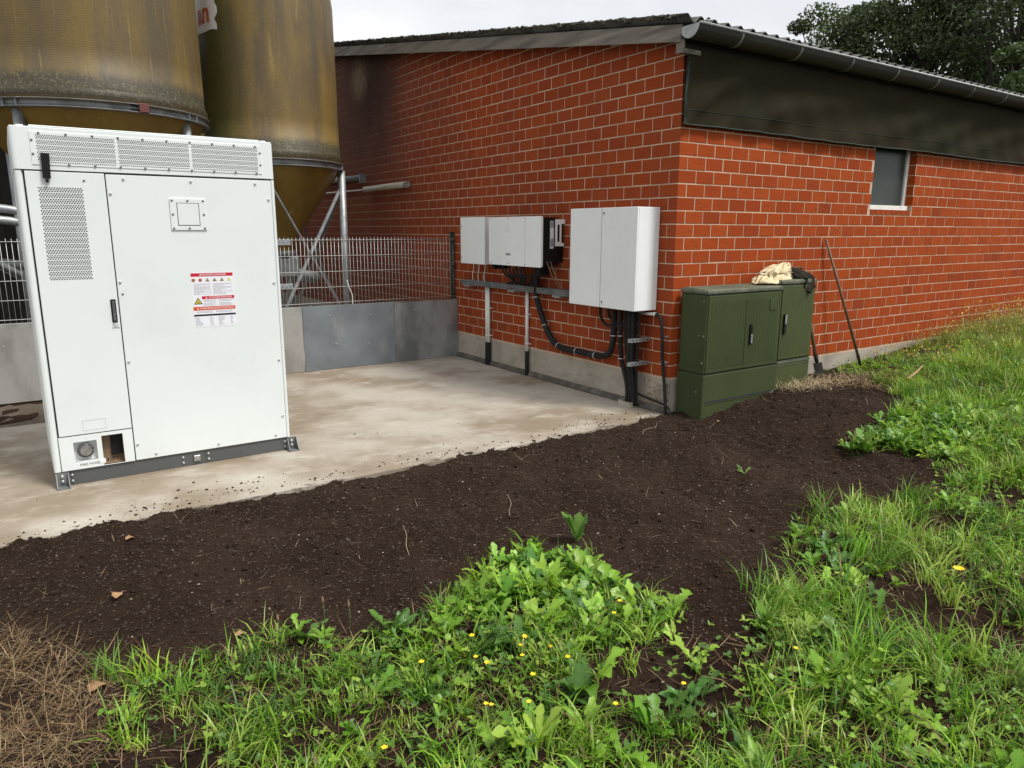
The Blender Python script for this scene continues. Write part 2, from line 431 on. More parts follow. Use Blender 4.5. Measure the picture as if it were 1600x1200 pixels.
class MB:
    """collects world-space geometry; build() links it as one mesh object"""
    def __init__(s):
        s.v, s.f, s.sm = [], [], []
    def add(s, vs, fs, smooth=False):
        n = len(s.v)
        s.v += [tuple(q) for q in vs]
        s.f += [tuple(i + n for i in q) for q in fs]
        s.sm += [smooth]*len(fs)
        return s
    def box(s, x0, x1, y0, y1, z0, z1):
        vs = [(x, y, z) for x in (x0, x1) for y in (y0, y1) for z in (z0, z1)]
        return s.add(vs, [(0, 1, 3, 2), (4, 6, 7, 5), (0, 4, 5, 1), (2, 3, 7, 6), (0, 2, 6, 4), (1, 5, 7, 3)])
    def rbox(s, x0, x1, y0, y1, z0, z1, b=.005, seg=2, axes=None):
        bm = bmesh.new()
        bmesh.ops.create_cube(bm, size=1)
        for v in bm.verts:
            v.co = ((x0 + x1)/2 + v.co.x*(x1 - x0), (y0 + y1)/2 + v.co.y*(y1 - y0), (z0 + z1)/2 + v.co.z*(z1 - z0))
        es = bm.edges[:]
        if axes:
            es = [e for e in es if max(range(3), key=lambda i: abs((e.verts[0].co - e.verts[1].co)[i])) in axes]
        bmesh.ops.bevel(bm, geom=es, offset=b, segments=seg, affect='EDGES', profile=.5, clamp_overlap=True)
        bm.verts.index_update()
        s.add([v.co[:] for v in bm.verts], [[v.index for v in f.verts] for f in bm.faces], False)
        bm.free()
        return s
    def tube(s, pts, r, n=8, caps=True, r1=None):
        pts = [Vector(q) for q in pts]
        k = len(pts)
        rs = r if isinstance(r, (list, tuple)) else [r + ((r1 - r)*i/(k - 1) if r1 is not None else 0) for i in range(k)]
        up = None
        base = len(s.v)
        for i, q in enumerate(pts):
            t = (pts[min(i + 1, k - 1)] - pts[max(i - 1, 0)]).normalized()
            if up is None:
                a = Vector((0, 0, 1)) if abs(t.z) < .9 else Vector((1, 0, 0))
                up = (a - t*a.dot(t)).normalized()
            else:
                up = (up - t*up.dot(t)).normalized()
            w = t.cross(up)
            for j in range(n):
                a = 2*PI*j/n
                s.v.append(tuple(q + (up*math.cos(a) + w*math.sin(a))*rs[i]))
        for i in range(k - 1):
            for j in range(n):
                s.f.append((base + i*n + j, base + i*n + (j + 1) % n, base + (i + 1)*n + (j + 1) % n, base + (i + 1)*n + j))
                s.sm.append(True)
        if caps:
            s.f.append(tuple(base + j for j in range(n))[::-1])
            s.f.append(tuple(base + (k - 1)*n + j for j in range(n)))
            s.sm += [False, False]
        return s
    def lathe(s, prof, c, n=48, a0=0.0, a1=2*PI, smooth=True):
        """prof: (radius, z) list, around vertical axis at c=(x,y)"""
        full = abs(a1 - a0 - 2*PI) < 1e-6
        cols = n if full else n + 1
        base = len(s.v)
        for (r, z) in prof:
            for j in range(cols):
                a = a0 + (a1 - a0)*j/n
                s.v.append((c[0] + r*math.cos(a), c[1] + r*math.sin(a), z))
        for i in range(len(prof) - 1):
            for j in range(n):
                j2 = (j + 1) % cols
                s.f.append((base + i*cols + j, base + i*cols + j2, base + (i + 1)*cols + j2, base + (i + 1)*cols + j))
                s.sm.append(smooth)
        return s
    def disc(s, c, r, n, axis, depth):
        """short cylinder along axis (0,1,2), from c to c+depth"""
        d = [0, 0, 0]
        d[axis] = depth
        return s.tube([c, (c[0] + d[0], c[1] + d[1], c[2] + d[2])], r, n)
    def prism(s, poly, axis, a, b):
        """polygon in the two other axes, extruded along axis from a to b"""
        n = len(poly)
        def mk(p, w):
            q = list(p)
            q.insert(axis, w)
            return tuple(q)
        vs = [mk(p, a) for p in poly] + [mk(p, b) for p in poly]
        fs = [tuple(range(n))[::-1], tuple(range(n, 2*n))] + [(i, (i + 1) % n, n + (i + 1) % n, n + i) for i in range(n)]
        return s.add(vs, fs)
    def mesh(s, name, mat, off=(0, 0, 0)):
        me = bpy.data.meshes.new(name)
        ox, oy, oz = off
        me.from_pydata([(x - ox, y - oy, z - oz) for x, y, z in s.v], [], s.f)
        me.polygons.foreach_set('use_smooth', s.sm)
        me.materials.append(mat)
        bm = bmesh.new()
        bm.from_mesh(me)
        bmesh.ops.recalc_face_normals(bm, faces=bm.faces)
        bm.to_mesh(me)
        bm.free()
        return me
    def build(s, name, mat, parent=None):
        off = (0, 0, 0)
        q = parent
        while q is not None:
            off = (off[0] + q.location[0], off[1] + q.location[1], off[2] + q.location[2])
            q = q.parent
        o = bpy.data.objects.new(name, s.mesh(name, mat, off))
        return link(o, parent)

def wpos(o):
    x = Vector((0, 0, 0))
    while o is not None:
        x += o.location
        o = o.parent
    return x

def put(me, name, parent, loc, rot=None):
    """another object sharing mesh me, at world position loc"""
    o = bpy.data.objects.new(name, me)
    o.location = Vector(loc) - (wpos(parent) if parent is not None else Vector((0, 0, 0)))
    if rot:
        o.rotation_euler = rot
    return link(o, parent)

def spline(pts, k=6):
    """Catmull-Rom through pts"""
    P = [Vector(q) for q in pts]
    P = [P[0]*2 - P[1]] + P + [P[-1]*2 - P[-2]]
    out = []
    for i in range(1, len(P) - 2):
        for j in range(k):
            t = j/k
            a, b, c, d = P[i - 1], P[i], P[i + 1], P[i + 2]
            out.append(.5*((2*b) + (c - a)*t + (2*a - 5*b + 4*c - d)*t*t + (3*b - a - 3*c + d)*t**3))
    out.append(P[-2])
    return out

def text_geo(txt, size, bold=0.0):
    cu = bpy.data.curves.new('t', 'FONT')
    cu.body = txt
    cu.size = size
    cu.align_x = 'CENTER'
    cu.align_y = 'CENTER'
    cu.resolution_u = 3
    cu.offset = bold*size
    ob = bpy.data.objects.new('t', cu)
    COL.objects.link(ob)
    dg = bpy.context.evaluated_depsgraph_get()
    me = bpy.data.meshes.new_from_object(ob.evaluated_get(dg))
    vs = [v.co[:] for v in me.vertices]
    fs = [tuple(q.vertices) for q in me.polygons]
    bpy.data.objects.remove(ob)
    bpy.data.curves.remove(cu)
    bpy.data.meshes.remove(me)
    return vs, fs

def fast_mesh(name, V, T, mat, col=None, smooth=False, parent=None):
    me = bpy.data.meshes.new(name)
    V = np.ascontiguousarray(V, np.float32)
    T = np.ascontiguousarray(T, np.int32)
    me.vertices.add(len(V))
    me.vertices.foreach_set('co', V.ravel())
    k = T.shape[1]
    me.loops.add(T.size)
    me.loops.foreach_set('vertex_index', T.ravel())
    me.polygons.add(len(T))
    me.polygons.foreach_set('loop_start', np.arange(0, T.size, k, dtype=np.int32))
    me.polygons.foreach_set('loop_total', np.full(len(T), k, np.int32))
    if smooth:
        me.polygons.foreach_set('use_smooth', np.ones(len(T), bool))
    if col is not None:
        a = me.color_attributes.new('col', 'FLOAT_COLOR', 'POINT')
        c4 = np.ones((len(V), 4), np.float32)
        c4[:, :3] = col
        a.data.foreach_set('color', c4.ravel())
    me.materials.append(mat)
    me.update()
    me.validate()
    return link(bpy.data.objects.new(name, me), parent)

# value noise on numpy arrays
def vnoise(x, y, seed=0):
    xi, yi = np.floor(x).astype(np.int64), np.floor(y).astype(np.int64)
    fx, fy = x - xi, y - yi
    fx, fy = fx*fx*(3 - 2*fx), fy*fy*(3 - 2*fy)
    def h(a, b):
        n = (a*374761393 + b*668265263 + seed*974634777) & 0xffffffff
        n = ((n ^ (n >> 13))*1274126177) & 0xffffffff
        return ((n ^ (n >> 16)) & 0xffff)/65535.0
    return (h(xi, yi)*(1 - fx) + h(xi + 1, yi)*fx)*(1 - fy) + (h(xi, yi + 1)*(1 - fx) + h(xi + 1, yi + 1)*fx)*fy

def fbm(x, y, s, o=4, seed=0):
    t, a, n = 0, 1.0, 0
    for i in range(o):
        t = t + a*vnoise(x*s, y*s, seed + i)
        n += a
        a *= .5
        s *= 2.07
    return t/n

def ss(a, b, x):
    t = np.clip((x - a)/(b - a), 0, 1)
    return t*t*(3 - 2*t)

# ------------------------------------------------------------------ ground
SLAB = -0.36
def terr(x, y):
    return -.365 + .165*ss(-.2, 1.3, x) + .22*ss(1.6, 6.5, x) + .06*ss(-1.5, -4, y)
GRASS = [(-5.11, -1.8), (-4.8, -1.75), (-4.34, -1.94), (-4.17, -2.12), (-4.04, -2.25), (-3.64, -2.01), (-3.33, -1.88), (-2.9, -1.88), (-2.74, -2.09), (-2.94, -2.48), (-2.86, -2.82), (-2.96, -3.0), (-2.8, -3.05), (-2.38, -2.89), (-1.94, -2.84), (-1.74, -2.61), (-1.03, -2.41), (-0.49, -2.58), (-0.06, -2.58), (0.45, -2.42), (0.49, -2.15), (0.18, -1.88), (0.44, -1.72), (1.67, -1.52), (2.43, -0.88), (2.53, -0.18), (2.57, -0.03), (14, -.03), (14, -9), (-9, -9), (-9, -3.2), (-5.6, -2.6), (-5.3, -2.42)]
DRY = [(-7.5, -1.1), (-5.51, -1.14), (-5.27, -1.45), (-5.09, -1.84), (-5.2, -2.45), (-5.6, -2.7), (-7.5, -3.0)]
def inpoly(x, y, poly):
    r = np.zeros(len(x), bool)
    n = len(poly)
    for i in range(n):
        x0, y0 = poly[i]
        x1, y1 = poly[(i + 1) % n]
        if y0 == y1:
            continue
        c = ((y0 > y) != (y1 > y)) & (x < (x1 - x0)*(y - y0)/(y1 - y0) + x0)
        r ^= c
    return r
def pdist(x, y, poly):
    d = np.full(len(x), 1e9)
    n = len(poly)
    for i in range(n):
        a = np.array(poly[i])
        b = np.array(poly[(i + 1) % n])
        ab = b - a
        t = np.clip(((x - a[0])*ab[0] + (y - a[1])*ab[1])/(ab@ab + 1e-12), 0, 1)
        d = np.minimum(d, np.hypot(x - a[0] - t*ab[0], y - a[1] - t*ab[1]))
    return d
def gz(x, y):
    """ground height with clods"""
    z = terr(x, y)
    n = (fbm(x, y, 2.2, 3, 5) - .5)*.05 + (fbm(x, y, 14, 4, 9) - .5)*.062 + (vnoise(x*46, y*46, 21) - .5)*.013
    z = z + n*ss(60, 14, np.hypot(x, y))
    edge = .012 + (fbm(x, y*.4, 5, 3, 31) - .5)*.10
    inside = ss(edge - .06, edge + .05, y)
    dirt = -.372 + (fbm(x, y, 9, 3, 3) - .5)*.03
    low = np.where((x < -3.3) & (y > 3.02), dirt, -.46)
    return z*(1 - inside) + inside*np.where(np.abs(x) > 14, -.37, low)
def axis(lo, hi, step, far, g=1.25):
    a = list(np.arange(lo, hi + step/2, step))
    s, x = step, lo
    left = []
    while x > -far:
        s *= g
        x -= s
        left.append(x)
    s, x = step, hi
    right = []
    while x < far:
        s *= g
        x += s
        right.append(x)
    return np.array(left[::-1] + a + right)
gx = axis(-7.0, 3.6, .023, 260, 1.16)
gy = axis(-4.0, .22, .023, 260, 1.16)
X, Y = np.meshgrid(gx, gy)
Z = gz(X, Y)
nx, ny = len(gx), len(gy)
idx = np.arange(nx*ny).reshape(ny, nx)
Q = np.stack([idx[:-1, :-1], idx[:-1, 1:], idx[1:, 1:], idx[1:, :-1]], -1).reshape(-1, 4)
struct(fast_mesh('ground', np.stack([X, Y, Z], -1).reshape(-1, 3), Q, M['soil'], smooth=True))

# dirt strip behind the slab on the left, concrete slab
b = MB()
b.box(-14, -3.2, -.06, 3.06, -.52, SLAB)
b.box(-3.2, -.0005, -.06, 4.6, -.52, SLAB)
struct(b.build('concrete_slab', M['slab']))
n = 60
xs_ = np.linspace(-14, -3.2, 120)
ys_ = np.linspace(3.0, 9.5, 60)
Xd, Yd = np.meshgrid(xs_, ys_)
Zd = -.372 + (fbm(Xd, Yd, 6, 4, 8) - .5)*.05
idd = np.arange(Xd.size).reshape(Xd.shape)
Qd = np.stack([idd[:-1, :-1], idd[:-1, 1:], idd[1:, 1:], idd[1:, :-1]], -1).reshape(-1, 4)
struct(fast_mesh('dirt_yard', np.stack([Xd, Yd, Zd], -1).reshape(-1, 3), Qd, M['dirt'], smooth=True))
b = MB()
b.box(-3.2, -.03, 4.6, 18, -.5, -.37)
struct(b.build('silo_yard_concrete', M['slab']))

# ------------------------------------------------------------------ barn
barn = thing('barn', 'long red brick barn with low pitched corrugated roof and dark wind curtain under the eave', 'barn', (0, 0, -.4))
SLOPE = .1655
def vz(y):                      # underside of the verge board
    return 3.09 + SLOPE*y
YL, XL, RIDGE = 18.0, 24.0, 9.0
C_, BL = .125, .25
MI = .0035                       # mortar recess
gp_ = [(MI, -.02), (YL, -.02), (YL, vz(0) + .1), (RIDGE, vz(RIDGE) + .12), (MI, vz(0) + .12)]
b = MB()
b.prism([(y, z) for y, z in gp_], 0, MI, .24)
gable = b.build('gable_wall', M['mortar'], barn)
WX0, WX1, WZ0, WZ1 = 3.29, 4.235, 1.70, 2.5
b = MB()
b.box(.24, WX0 - .002, MI, .24, -.02, 2.56)
b.box(WX1 + .002, XL, MI, .24, -.02, 2.56)
b.box(WX0 - .002, WX1 + .002, MI, .24, -.02, WZ0 - .02)
eave = b.build('eave_wall', M['mortar'], barn)
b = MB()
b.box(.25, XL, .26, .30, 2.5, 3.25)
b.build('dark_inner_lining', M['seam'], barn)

def brick_mesh(name, lx, ly, face):
    """brick centred at 0; face 'x' (visible -x), 'y' (visible -y) or 'xy' (both)"""
    h = .0567
    c = .0022
    bm = bmesh.new()
    bmesh.ops.create_cube(bm, size=1)
    for v in bm.verts:
        v.co = (v.co.x*lx, v.co.y*ly, v.co.z*2*h)
    es = []
    for e in bm.edges:
        a, d = e.verts[0].co, e.verts[1].co
        onx = a.x < 0 and d.x < 0
        ony = a.y < 0 and d.y < 0
        if (face == 'x' and onx) or (face == 'y' and ony) or (face == 'xy' and (onx or ony)):
            es.append(e)
    bmesh.ops.bevel(bm, geom=es, offset=c, segments=1, affect='EDGES')
    me = bpy.data.meshes.new(name)
    bm.to_mesh(me)
    bm.free()
    return me
BR = {'gs': brick_mesh('brick_gs', .06, .2390, 'x'), 'gh': brick_mesh('brick_gh', .06, .115, 'x'),
      'es': brick_mesh('brick_es', .2390, .06, 'y'), 'eh': brick_mesh('brick_eh', .115, .06, 'y'),
      'ch': brick_mesh('brick_cg', .115, .24, 'xy'), 'cs': brick_mesh('brick_ce', .24, .115, 'xy')}
for q in BR.values():
    q.materials.append(M['brick'])
bricks = []                     # (wall, kind, location)
for k in range(0, 40):
    zc = k*C_ + .0625 + .003
    gabst = (k % 2 == 0)        # stretcher on the gable in even courses
    if zc > 3.12:
        y = .25 if gabst else .125
    elif zc < 2.95:
        bricks.append((gable, 'ch' if gabst else 'cs', (.0575 if gabst else .12, .12 if gabst else .0575, zc)))
        y = .25 if gabst else .125
    else:
        bricks.append((gable, 'ch' if gabst else 'gh', (.0575 if gabst else .03, .12 if gabst else .0575, zc)))
        y = .25 if gabst else .125
    while y < 12.5:
        if zc + .06 < vz(y) + .15:
            bricks.append((gable, 'gs', (.03, y + .12, zc)))
        y += BL
    if zc < 2.5:
        x = .125 if gabst else .25
        while x < 15.5:
            x0, x1 = x, x + .24
            if zc > 1.65 and x1 > WX0 and x0 < WX1:
                if x0 < WX0 - .06:
                    bricks.append((eave, 'cut', (x0, WX0, zc)))
                elif x1 > WX1 + .06:
                    bricks.append((eave, 'cut', (WX1, x1, zc)))
            else:
                bricks.append((eave, 'es', (x + .12, .03, zc)))
            x += BL
def shown(bk):
    w, kd, lc = bk
    if kd == 'cut':
        lc = ((lc[0] + lc[1])/2, 0, lc[2])
    d = Vector(lc) - Vector(CAM)
    n_ = Vector((-1, 0, 0)) if w is gable else Vector((0, -1, 0))
    if (w is gable and (.2 < lc[1] < 1.25 and .65 < lc[2] < 1.68)) or (w is eave and lc[0] < 1.85 and lc[2] < .9):
        return 0
    if w is gable and lc[1] > 1.6 and 1.0 < lc[2] < 1.6 and lc[1] < 3.7:
        return 0
    ar = .24*.113 if kd != 'gh' else .115*.113
    s_ = ar*max(0, -(d.dot(n_)))/d.length**3
    if kd in ('ch', 'cs'):
        s_ *= 1.5
    if lc[2] > 2.42 and w is eave:
        s_ = 0
    return s_
order = sorted(range(len(bricks)), key=lambda i: -shown(bricks[i]))
single = set([i for i in order if bricks[i][1] != 'cut'][:300])
rest = {gable: MB(), eave: MB()}
for i, (w, kd, lc) in enumerate(bricks):
    jit = (random.uniform(-.0015, .0015), random.uniform(-.0015, .0015), random.uniform(-.001, .001))
    if kd == 'cut':
        rest[w].rbox(lc[0] + .001, lc[1] - .001, 0, .1, lc[2] - .0565, lc[2] + .0565, .003, 1)
        continue
    lc = (lc[0] + jit[0], lc[1] + jit[1], lc[2] + jit[2])
    if i in single:
        put(BR[kd], 'brick', w, lc)
    else:
        me = BR[kd]
        rest[w].add([(v.co.x + lc[0], v.co.y + lc[1], v.co.z + lc[2]) for v in me.vertices], [tuple(q.vertices) for q in me.polygons])
for w in rest:
    stuff(rest[w].build('bricks', M['bricks'], w))
# window reveal bricks on the far jamb
rv = MB()
for k in range(14, 20):
    rv.box(WX1 - .0005, WX1 + .05, .004, .118, k*C_ + .009, k*C_ + .122)
rv.build('reveal_bricks', M['bricks'], eave)
rv = MB()
x = WX0 + .01
while x < WX1 - .02:
    rv.box(x, x + .105, -.004, .10, WZ0 - .062, WZ0 - .012)
    x += .115
rv.build('sill_bricks', M['bricks'], eave)
# plinth
b = MB()
b.box(.004, .26, .004, YL, -.5, -.0215)
b.box(.26, XL, .004, .26, -.5, -.0215)
b.build('plinth', M['concrete_wall'], barn)
b = MB()
b.prism([(-.045, SLAB - .01), (-.045, SLAB + .018), (-.012, SLAB + .06), (.01, SLAB + .06), (.01, SLAB - .01)], 1, .02, 4.2)
# polygon lies in x,z; prism along y
b.build('joint_strip', M['joint'], barn)
# roughcast corner of the plinth
st = MB()
for i in range(150):
    y = random.uniform(.0, .34)
    z = random.uniform(-.33, -.05)
    r = random.uniform(.006, .014)
    st.tube([(.012, y, z), (-.006, y + random.uniform(-.004, .004), z)], [r, r*.5], 5)
stuff(st.build('exposed_pebbles', M['chip'], barn))

# verge board, soffit, roof
VX = -.15
b = MB()
y0, y1 = -.10, RIDGE
for (ya, yb) in ((y0, 3.6), (3.603, 7.2), (7.203, RIDGE)):
    dz = random.uniform(-.003, .003)
    b.add([(x, y, vz(y) + h + dz) for x in (VX - .012, VX + .012) for y in (ya, yb) for h in (0, .145)],
          [(0, 1, 3, 2), (4, 6, 7, 5), (0, 4, 5, 1), (2, 3, 7, 6), (0, 2, 6, 4), (1, 5, 7, 3)])
b.build('verge_board', M['wood'], barn)
b = MB()
b.add([(x, y, vz(y) + .10 + h) for x in (VX + .012, .25) for y in (-.08, RIDGE) for h in (0, .02)],
      [(0, 1, 3, 2), (4, 6, 7, 5), (0, 4, 5, 1), (2, 3, 7, 6), (0, 2, 6, 4), (1, 5, 7, 3)])
b.build('verge_soffit', M['shed'], barn)
# corrugated sheets: courses of sheets overlapping up the slope
WP, AMP = .177, .030
xs_ = np.arange(-.19, XL, WP/10)
rows = [(-.195, 1.45), (1.25, 2.85), (2.65, 4.25), (4.05, 5.65), (5.45, 7.05), (6.85, 8.45), (8.25, RIDGE + .1)]
b = MB()
for ri, (ya, yb) in enumerate(rows):
    n0 = len(b.v)
    wv = AMP*np.cos(2*PI*(xs_ + .19)/WP)
    for (y, up) in ((ya, .012), (yb, 0.0)):
        for t in (0, .0075):
            for i, x in enumerate(xs_):
                b.v.append((float(x), y, vz(y) + .178 + up + float(wv[i]) + t))
    k = len(xs_)
    for i in range(k - 1):
        b.f += [(n0 + i, n0 + i + 1, n0 + 2*k + i + 1, n0 + 2*k + i), (n0 + k + i, n0 + 3*k + i, n0 + 3*k + i + 1, n0 + k + i + 1), (n0 + i, n0 + k + i, n0 + k + i + 1, n0 + i + 1)]
        b.sm += [True, True, False]
    b.f.append((n0, n0 + 2*k, n0 + 3*k, n0 + k))
    b.sm.append(False)
roof = b.build('roof', M['roof'], barn)
b = MB()                      # far slope
b.add([(-.19, RIDGE, vz(RIDGE) + .19), (XL, RIDGE, vz(RIDGE) + .19), (XL, 18.2, vz(0) + .16), (-.19, 18.2, vz(0) + .16),
       (-.19, RIDGE, vz(RIDGE) + .17), (XL, RIDGE, vz(RIDGE) + .17), (XL, 18.2, vz(0) + .14), (-.19, 18.2, vz(0) + .14)],
      [(0, 1, 2, 3), (7, 6, 5, 4), (0, 3, 7, 4), (1, 5, 6, 2)])
b.build('rear_roof_slope', M['roof'], barn)
def lumps(n_, fn, rr, seg=6):
    bm_ = MB()
    ico = [(0, 0, 1), (.89, 0, .45), (.28, .85, .45), (-.72, .53, .45), (-.72, -.53, .45), (.28, -.85, .45), (.72, .53, -.45), (-.28, .85, -.45), (-.89, 0, -.45), (-.28, -.85, -.45), (.72, -.53, -.45), (0, 0, -1)]
    fc = [(0, 1, 2), (0, 2, 3), (0, 3, 4), (0, 4, 5), (0, 5, 1), (1, 6, 2), (2, 7, 3), (3, 8, 4), (4, 9, 5), (5, 10, 1), (6, 7, 2), (7, 8, 3), (8, 9, 4), (9, 10, 5), (10, 6, 1), (11, 7, 6), (11, 8, 7), (11, 9, 8), (11, 10, 9), (11, 6, 10)]
    for i in range(n_):
        c, sc = fn(i)
        r = random.uniform(*rr)
        bm_.add([(c[0] + v[0]*r*sc[0]*random.uniform(.7, 1.2), c[1] + v[1]*r*sc[1]*random.uniform(.7, 1.2), c[2] + v[2]*r*sc[2]) for v in ico], fc, True)
    return bm_
def mossp(i):
    if i < 900:
        y = random.uniform(-.1, RIDGE)
        return (random.uniform(-.195, -.12), y, vz(y) + .212 + random.uniform(-.012, .012)), (1, 1.5, .7)
    x = random.uniform(0, 1)**1.2*15
    return (x, random.uniform(-.13, .02), vz(-.1) + .205 + AMP*math.cos(2*PI*(x + .19)/WP)), (1, 1, .5)
stuff(lumps(1100, mossp, (.008, .026)).build('moss', M['moss'], roof))

# gutter
GY, GZ, GR = -.195, 3.195, .108
prof = []
for i in range(15):
    a = PI + PI*i/14
    prof.append((GY + GR*math.cos(a), GZ + GR*math.sin(a)))
inner = [(GY + (GR - .004)*math.cos(PI + PI*i/14), GZ + (GR - .004)*math.sin(PI + PI*i/14)) for i in range(15)][::-1]
b = MB()
b.prism(prof + inner, 0, VX, XL)
gut = b.build('gutter', M['gutter'], barn)
b = MB()
b.tube([(VX, GY - GR - .004, GZ + .002), (XL, GY - GR - .004, GZ + .002)], .011, 8)
b.build('rim_bead', M['zinc'], gut)
b = MB()
b.prism(prof, 0, VX - .006, VX - .001)
b.build('end_cap', M['zinc'], gut)
for i in range(26):
    x = .43 + i*.88
    b = MB()
    po = [(GY + (GR + .004)*math.cos(PI + PI*j/12), GZ + (GR + .004)*math.sin(PI + PI*j/12)) for j in range(13)]
    pi_ = [(GY + (GR + .0005)*math.cos(PI + PI*j/12), GZ + (GR + .0005)*math.sin(PI + PI*j/12)) for j in range(13)][::-1]
    b.prism(po + pi_, 0, x - .014, x + .014)
    b.build('bracket', M['galv_dark'], gut)
b = MB()
b.box(-.13, XL, -.082, -.058, 3.035, 3.24)
b.build('fascia_board', M['shed'], barn)
b = MB()
b.rbox(-.145, -.118, -.12, -.03, 2.985, 3.10, .003, 1)
b.rbox(-.117, .10, -.11, -.055, 2.99, 3.03, .003, 1)
b.build('eave_end_block', M['wood'], barn)

# wind curtain
nx_, nz_ = 420, 15
V, F = [], []
for j in range(nz_ + 1):
    t = j/nz_
    for i in range(nx_ + 1):
        x = -.035 + (XL - 8 + .035)*(i/nx_)**1.25
        z = 2.402 + t*(3.05 - 2.402)
        wr = .032*math.sin(x*4.1 - t*7.5 + 1.5*math.sin(x*1.3)) * (1 - t)*t*2.4 + .034*abs(math.sin(x*6 - t*5))*math.exp(-max(0, x - .1)*.8)*(1 - t) + .008*math.sin(x*11.3 + t*6)*(1 - t)
        wr += .006*math.sin(x*2.2 + 3*t)
        sag = .006*math.sin(x*1.9)*(1 - t)
        V.append((x, -.035 - .03*t - .030 + min(wr, .024) - max(0, -wr)*.2, z + sag))
for j in range(nz_):
    for i in range(nx_):
        a = j*(nx_ + 1) + i
        F.append((a, a + 1, a + nx_ + 2, a + nx_ + 1))
b = MB()
b.add(V, F, True)
cur = b.build('wind_curtain', M['net'], barn)
b = MB()
hem = [(V[i][0], V[i][1] - .002, V[i][2]) for i in range(0, nx_ + 1, 3)]
b.tube(hem, .008, 5)
b.tube([(V[3*(nx_ + 1) + i][0], V[3*(nx_ + 1) + i][1] - .002, V[3*(nx_ + 1) + i][2]) for i in range(0, nx_ + 1)], .0022, 4)
b.build('hem', M['net_hem'], cur)
b = MB()
for (xa, xb, ya, z0_, z1_) in ((-.040, -.008, -.066, 2.40, 3.03),):
    V2, F2 = [], []
    for q in range(21):
        t = q/20
        z = z0_ + (z1_ - z0_)*t
        for q2 in range(5):
            u = q2/4
            V2.append((xa + (xb - xa)*u + .006*math.sin(t*9 + u*2), ya - .012*t - .008*math.sin(u*5 + t*13), z))
    for q in range(20):
        for q2 in range(4):
            k = q*5 + q2
            F2.append((k, k + 1, k + 6, k + 5))
    b.add(V2, F2, True)
b.build('folded_edge', M['net_hem'], cur)

# window
b = MB()
b.box(WX0 + .045, WX1 - .045, .112, .118, WZ0 + .045, WZ1)
win = b.build('window', M['pane'], barn)
b = MB()
b.rbox(WX1 - .052, WX1 - .003, .09, .14, WZ0, WZ1, .004, 1)
b.build('frame', M['plastic_white'], win)
b = MB()
b.rbox(WX0 + .003, WX0 + .045, .09, .14, WZ0, WZ1, .004, 1)
b.build('frame', M['plastic_white'], win)
b = MB()
b.rbox(WX0 + .002, WX1 - .054, .03, .13, WZ0 - .006, WZ0 + .05, .005, 1)
b.build('sill', M['plastic_white'], win)
b = MB()
b.box(WX1 - .075, WX1 - .066, .106, .111, WZ0 + .05, WZ1)
b.build('glazing_bead', M['galv'], win)

# ------------------------------------------------------------------ battery cabinet
cab = thing('battery_cabinet', 'big white battery storage cabinet on a dark grey plinth on the concrete slab', 'battery cabinet', (-4.35, 1.5, SLAB))
CX0, CX1, CY, CB = -5.19, -3.515, .90, 2.12
b = MB()
b.rbox(CX0, CX1, CY + .016, CB, -.25, 1.822, .03, 4, (2,))
body = b.build('body', M['white'], cab)
b = MB()
b.rbox(CX0, CX0 + .046, CY - .002, CB - .01, -.249, 1.818, .022, 4, (2,))
b.build('corner_post', M['white'], cab)
b = MB()
b.rbox(CX1 - .024, CX1 + .001, CY - .001, CB - .01, -.249, 1.818, .010, 3, (2,))
b.build('corner_post', M['white'], cab)
b = MB()
b.box(CX0 + .04, CX1 - .02, CY + .0125, CY + .0155, -.0005, 1.82)
b.box(-4.674, CX1 - .02, CY + .0125, CY + .0155, -.248, -.0005)
b.box(CX0 + .04, -5.1425, CY + .0125, CY + .0155, -.248, -.0005)
b.build('gasket', M['seam'], cab)
b = MB()
b.rbox(CX0 - .004, CX1 + .004, CY - .006, CB + .004, 1.826, 2.088, .028, 4, (2,))
hdr = b.build('header', M['white'], cab)
b = MB()
b.rbox(CX0 + .002, CX1 - .002, CY + .0, CB, 2.0885, 2.097, .004, 1)
b.rbox(CX0 + .11, CX1 - .09, CY + .005, CB - .05, 2.0975, 2.108, .004, 1)
b.build('roof_panel', M['white'], cab)
for x in (CX0 + .062, CX1 - .05):
    b = MB()
    b.disc((x, CY + .06, 2.0975), .022, 12, 2, .012)
    b.build('lifting_plug', M['white2'], cab)
b = MB()
b.rbox(-5.135, -4.6755, CY - .003, CY + .012, .006, 1.816, .003, 1)
door = b.build('door', M['white'], cab)
b = MB()
b.rbox(-4.668, -3.5415, CY - .002, CY + .012, -.247, 1.812, .003, 1)
panel = b.build('front_panel', M['white'], cab)
# lower left panel with two openings
b = MB()
y0, y1 = CY - .002, CY + .0165
OZ = [(-5.056, -4.911, -.188, -.047), (-4.878, -4.741, -.243, -.024)]
b.box(-5.142, -5.056, y0, y1, -.247, -.001)
b.box(-5.056, -4.911, y0, y1, -.247, -.188)
b.box(-5.056, -4.911, y0, y1, -.047, -.001)
b.box(-4.911, -4.878, y0, y1, -.247, -.001)
b.box(-4.878, -4.741, y0, y1, -.247, -.243)
b.box(-4.878, -4.741, y0, y1, -.024, -.001)
b.box(-4.741, -4.6755, y0, y1, -.247, -.001)
low = b.build('service_panel', M['white'], cab)
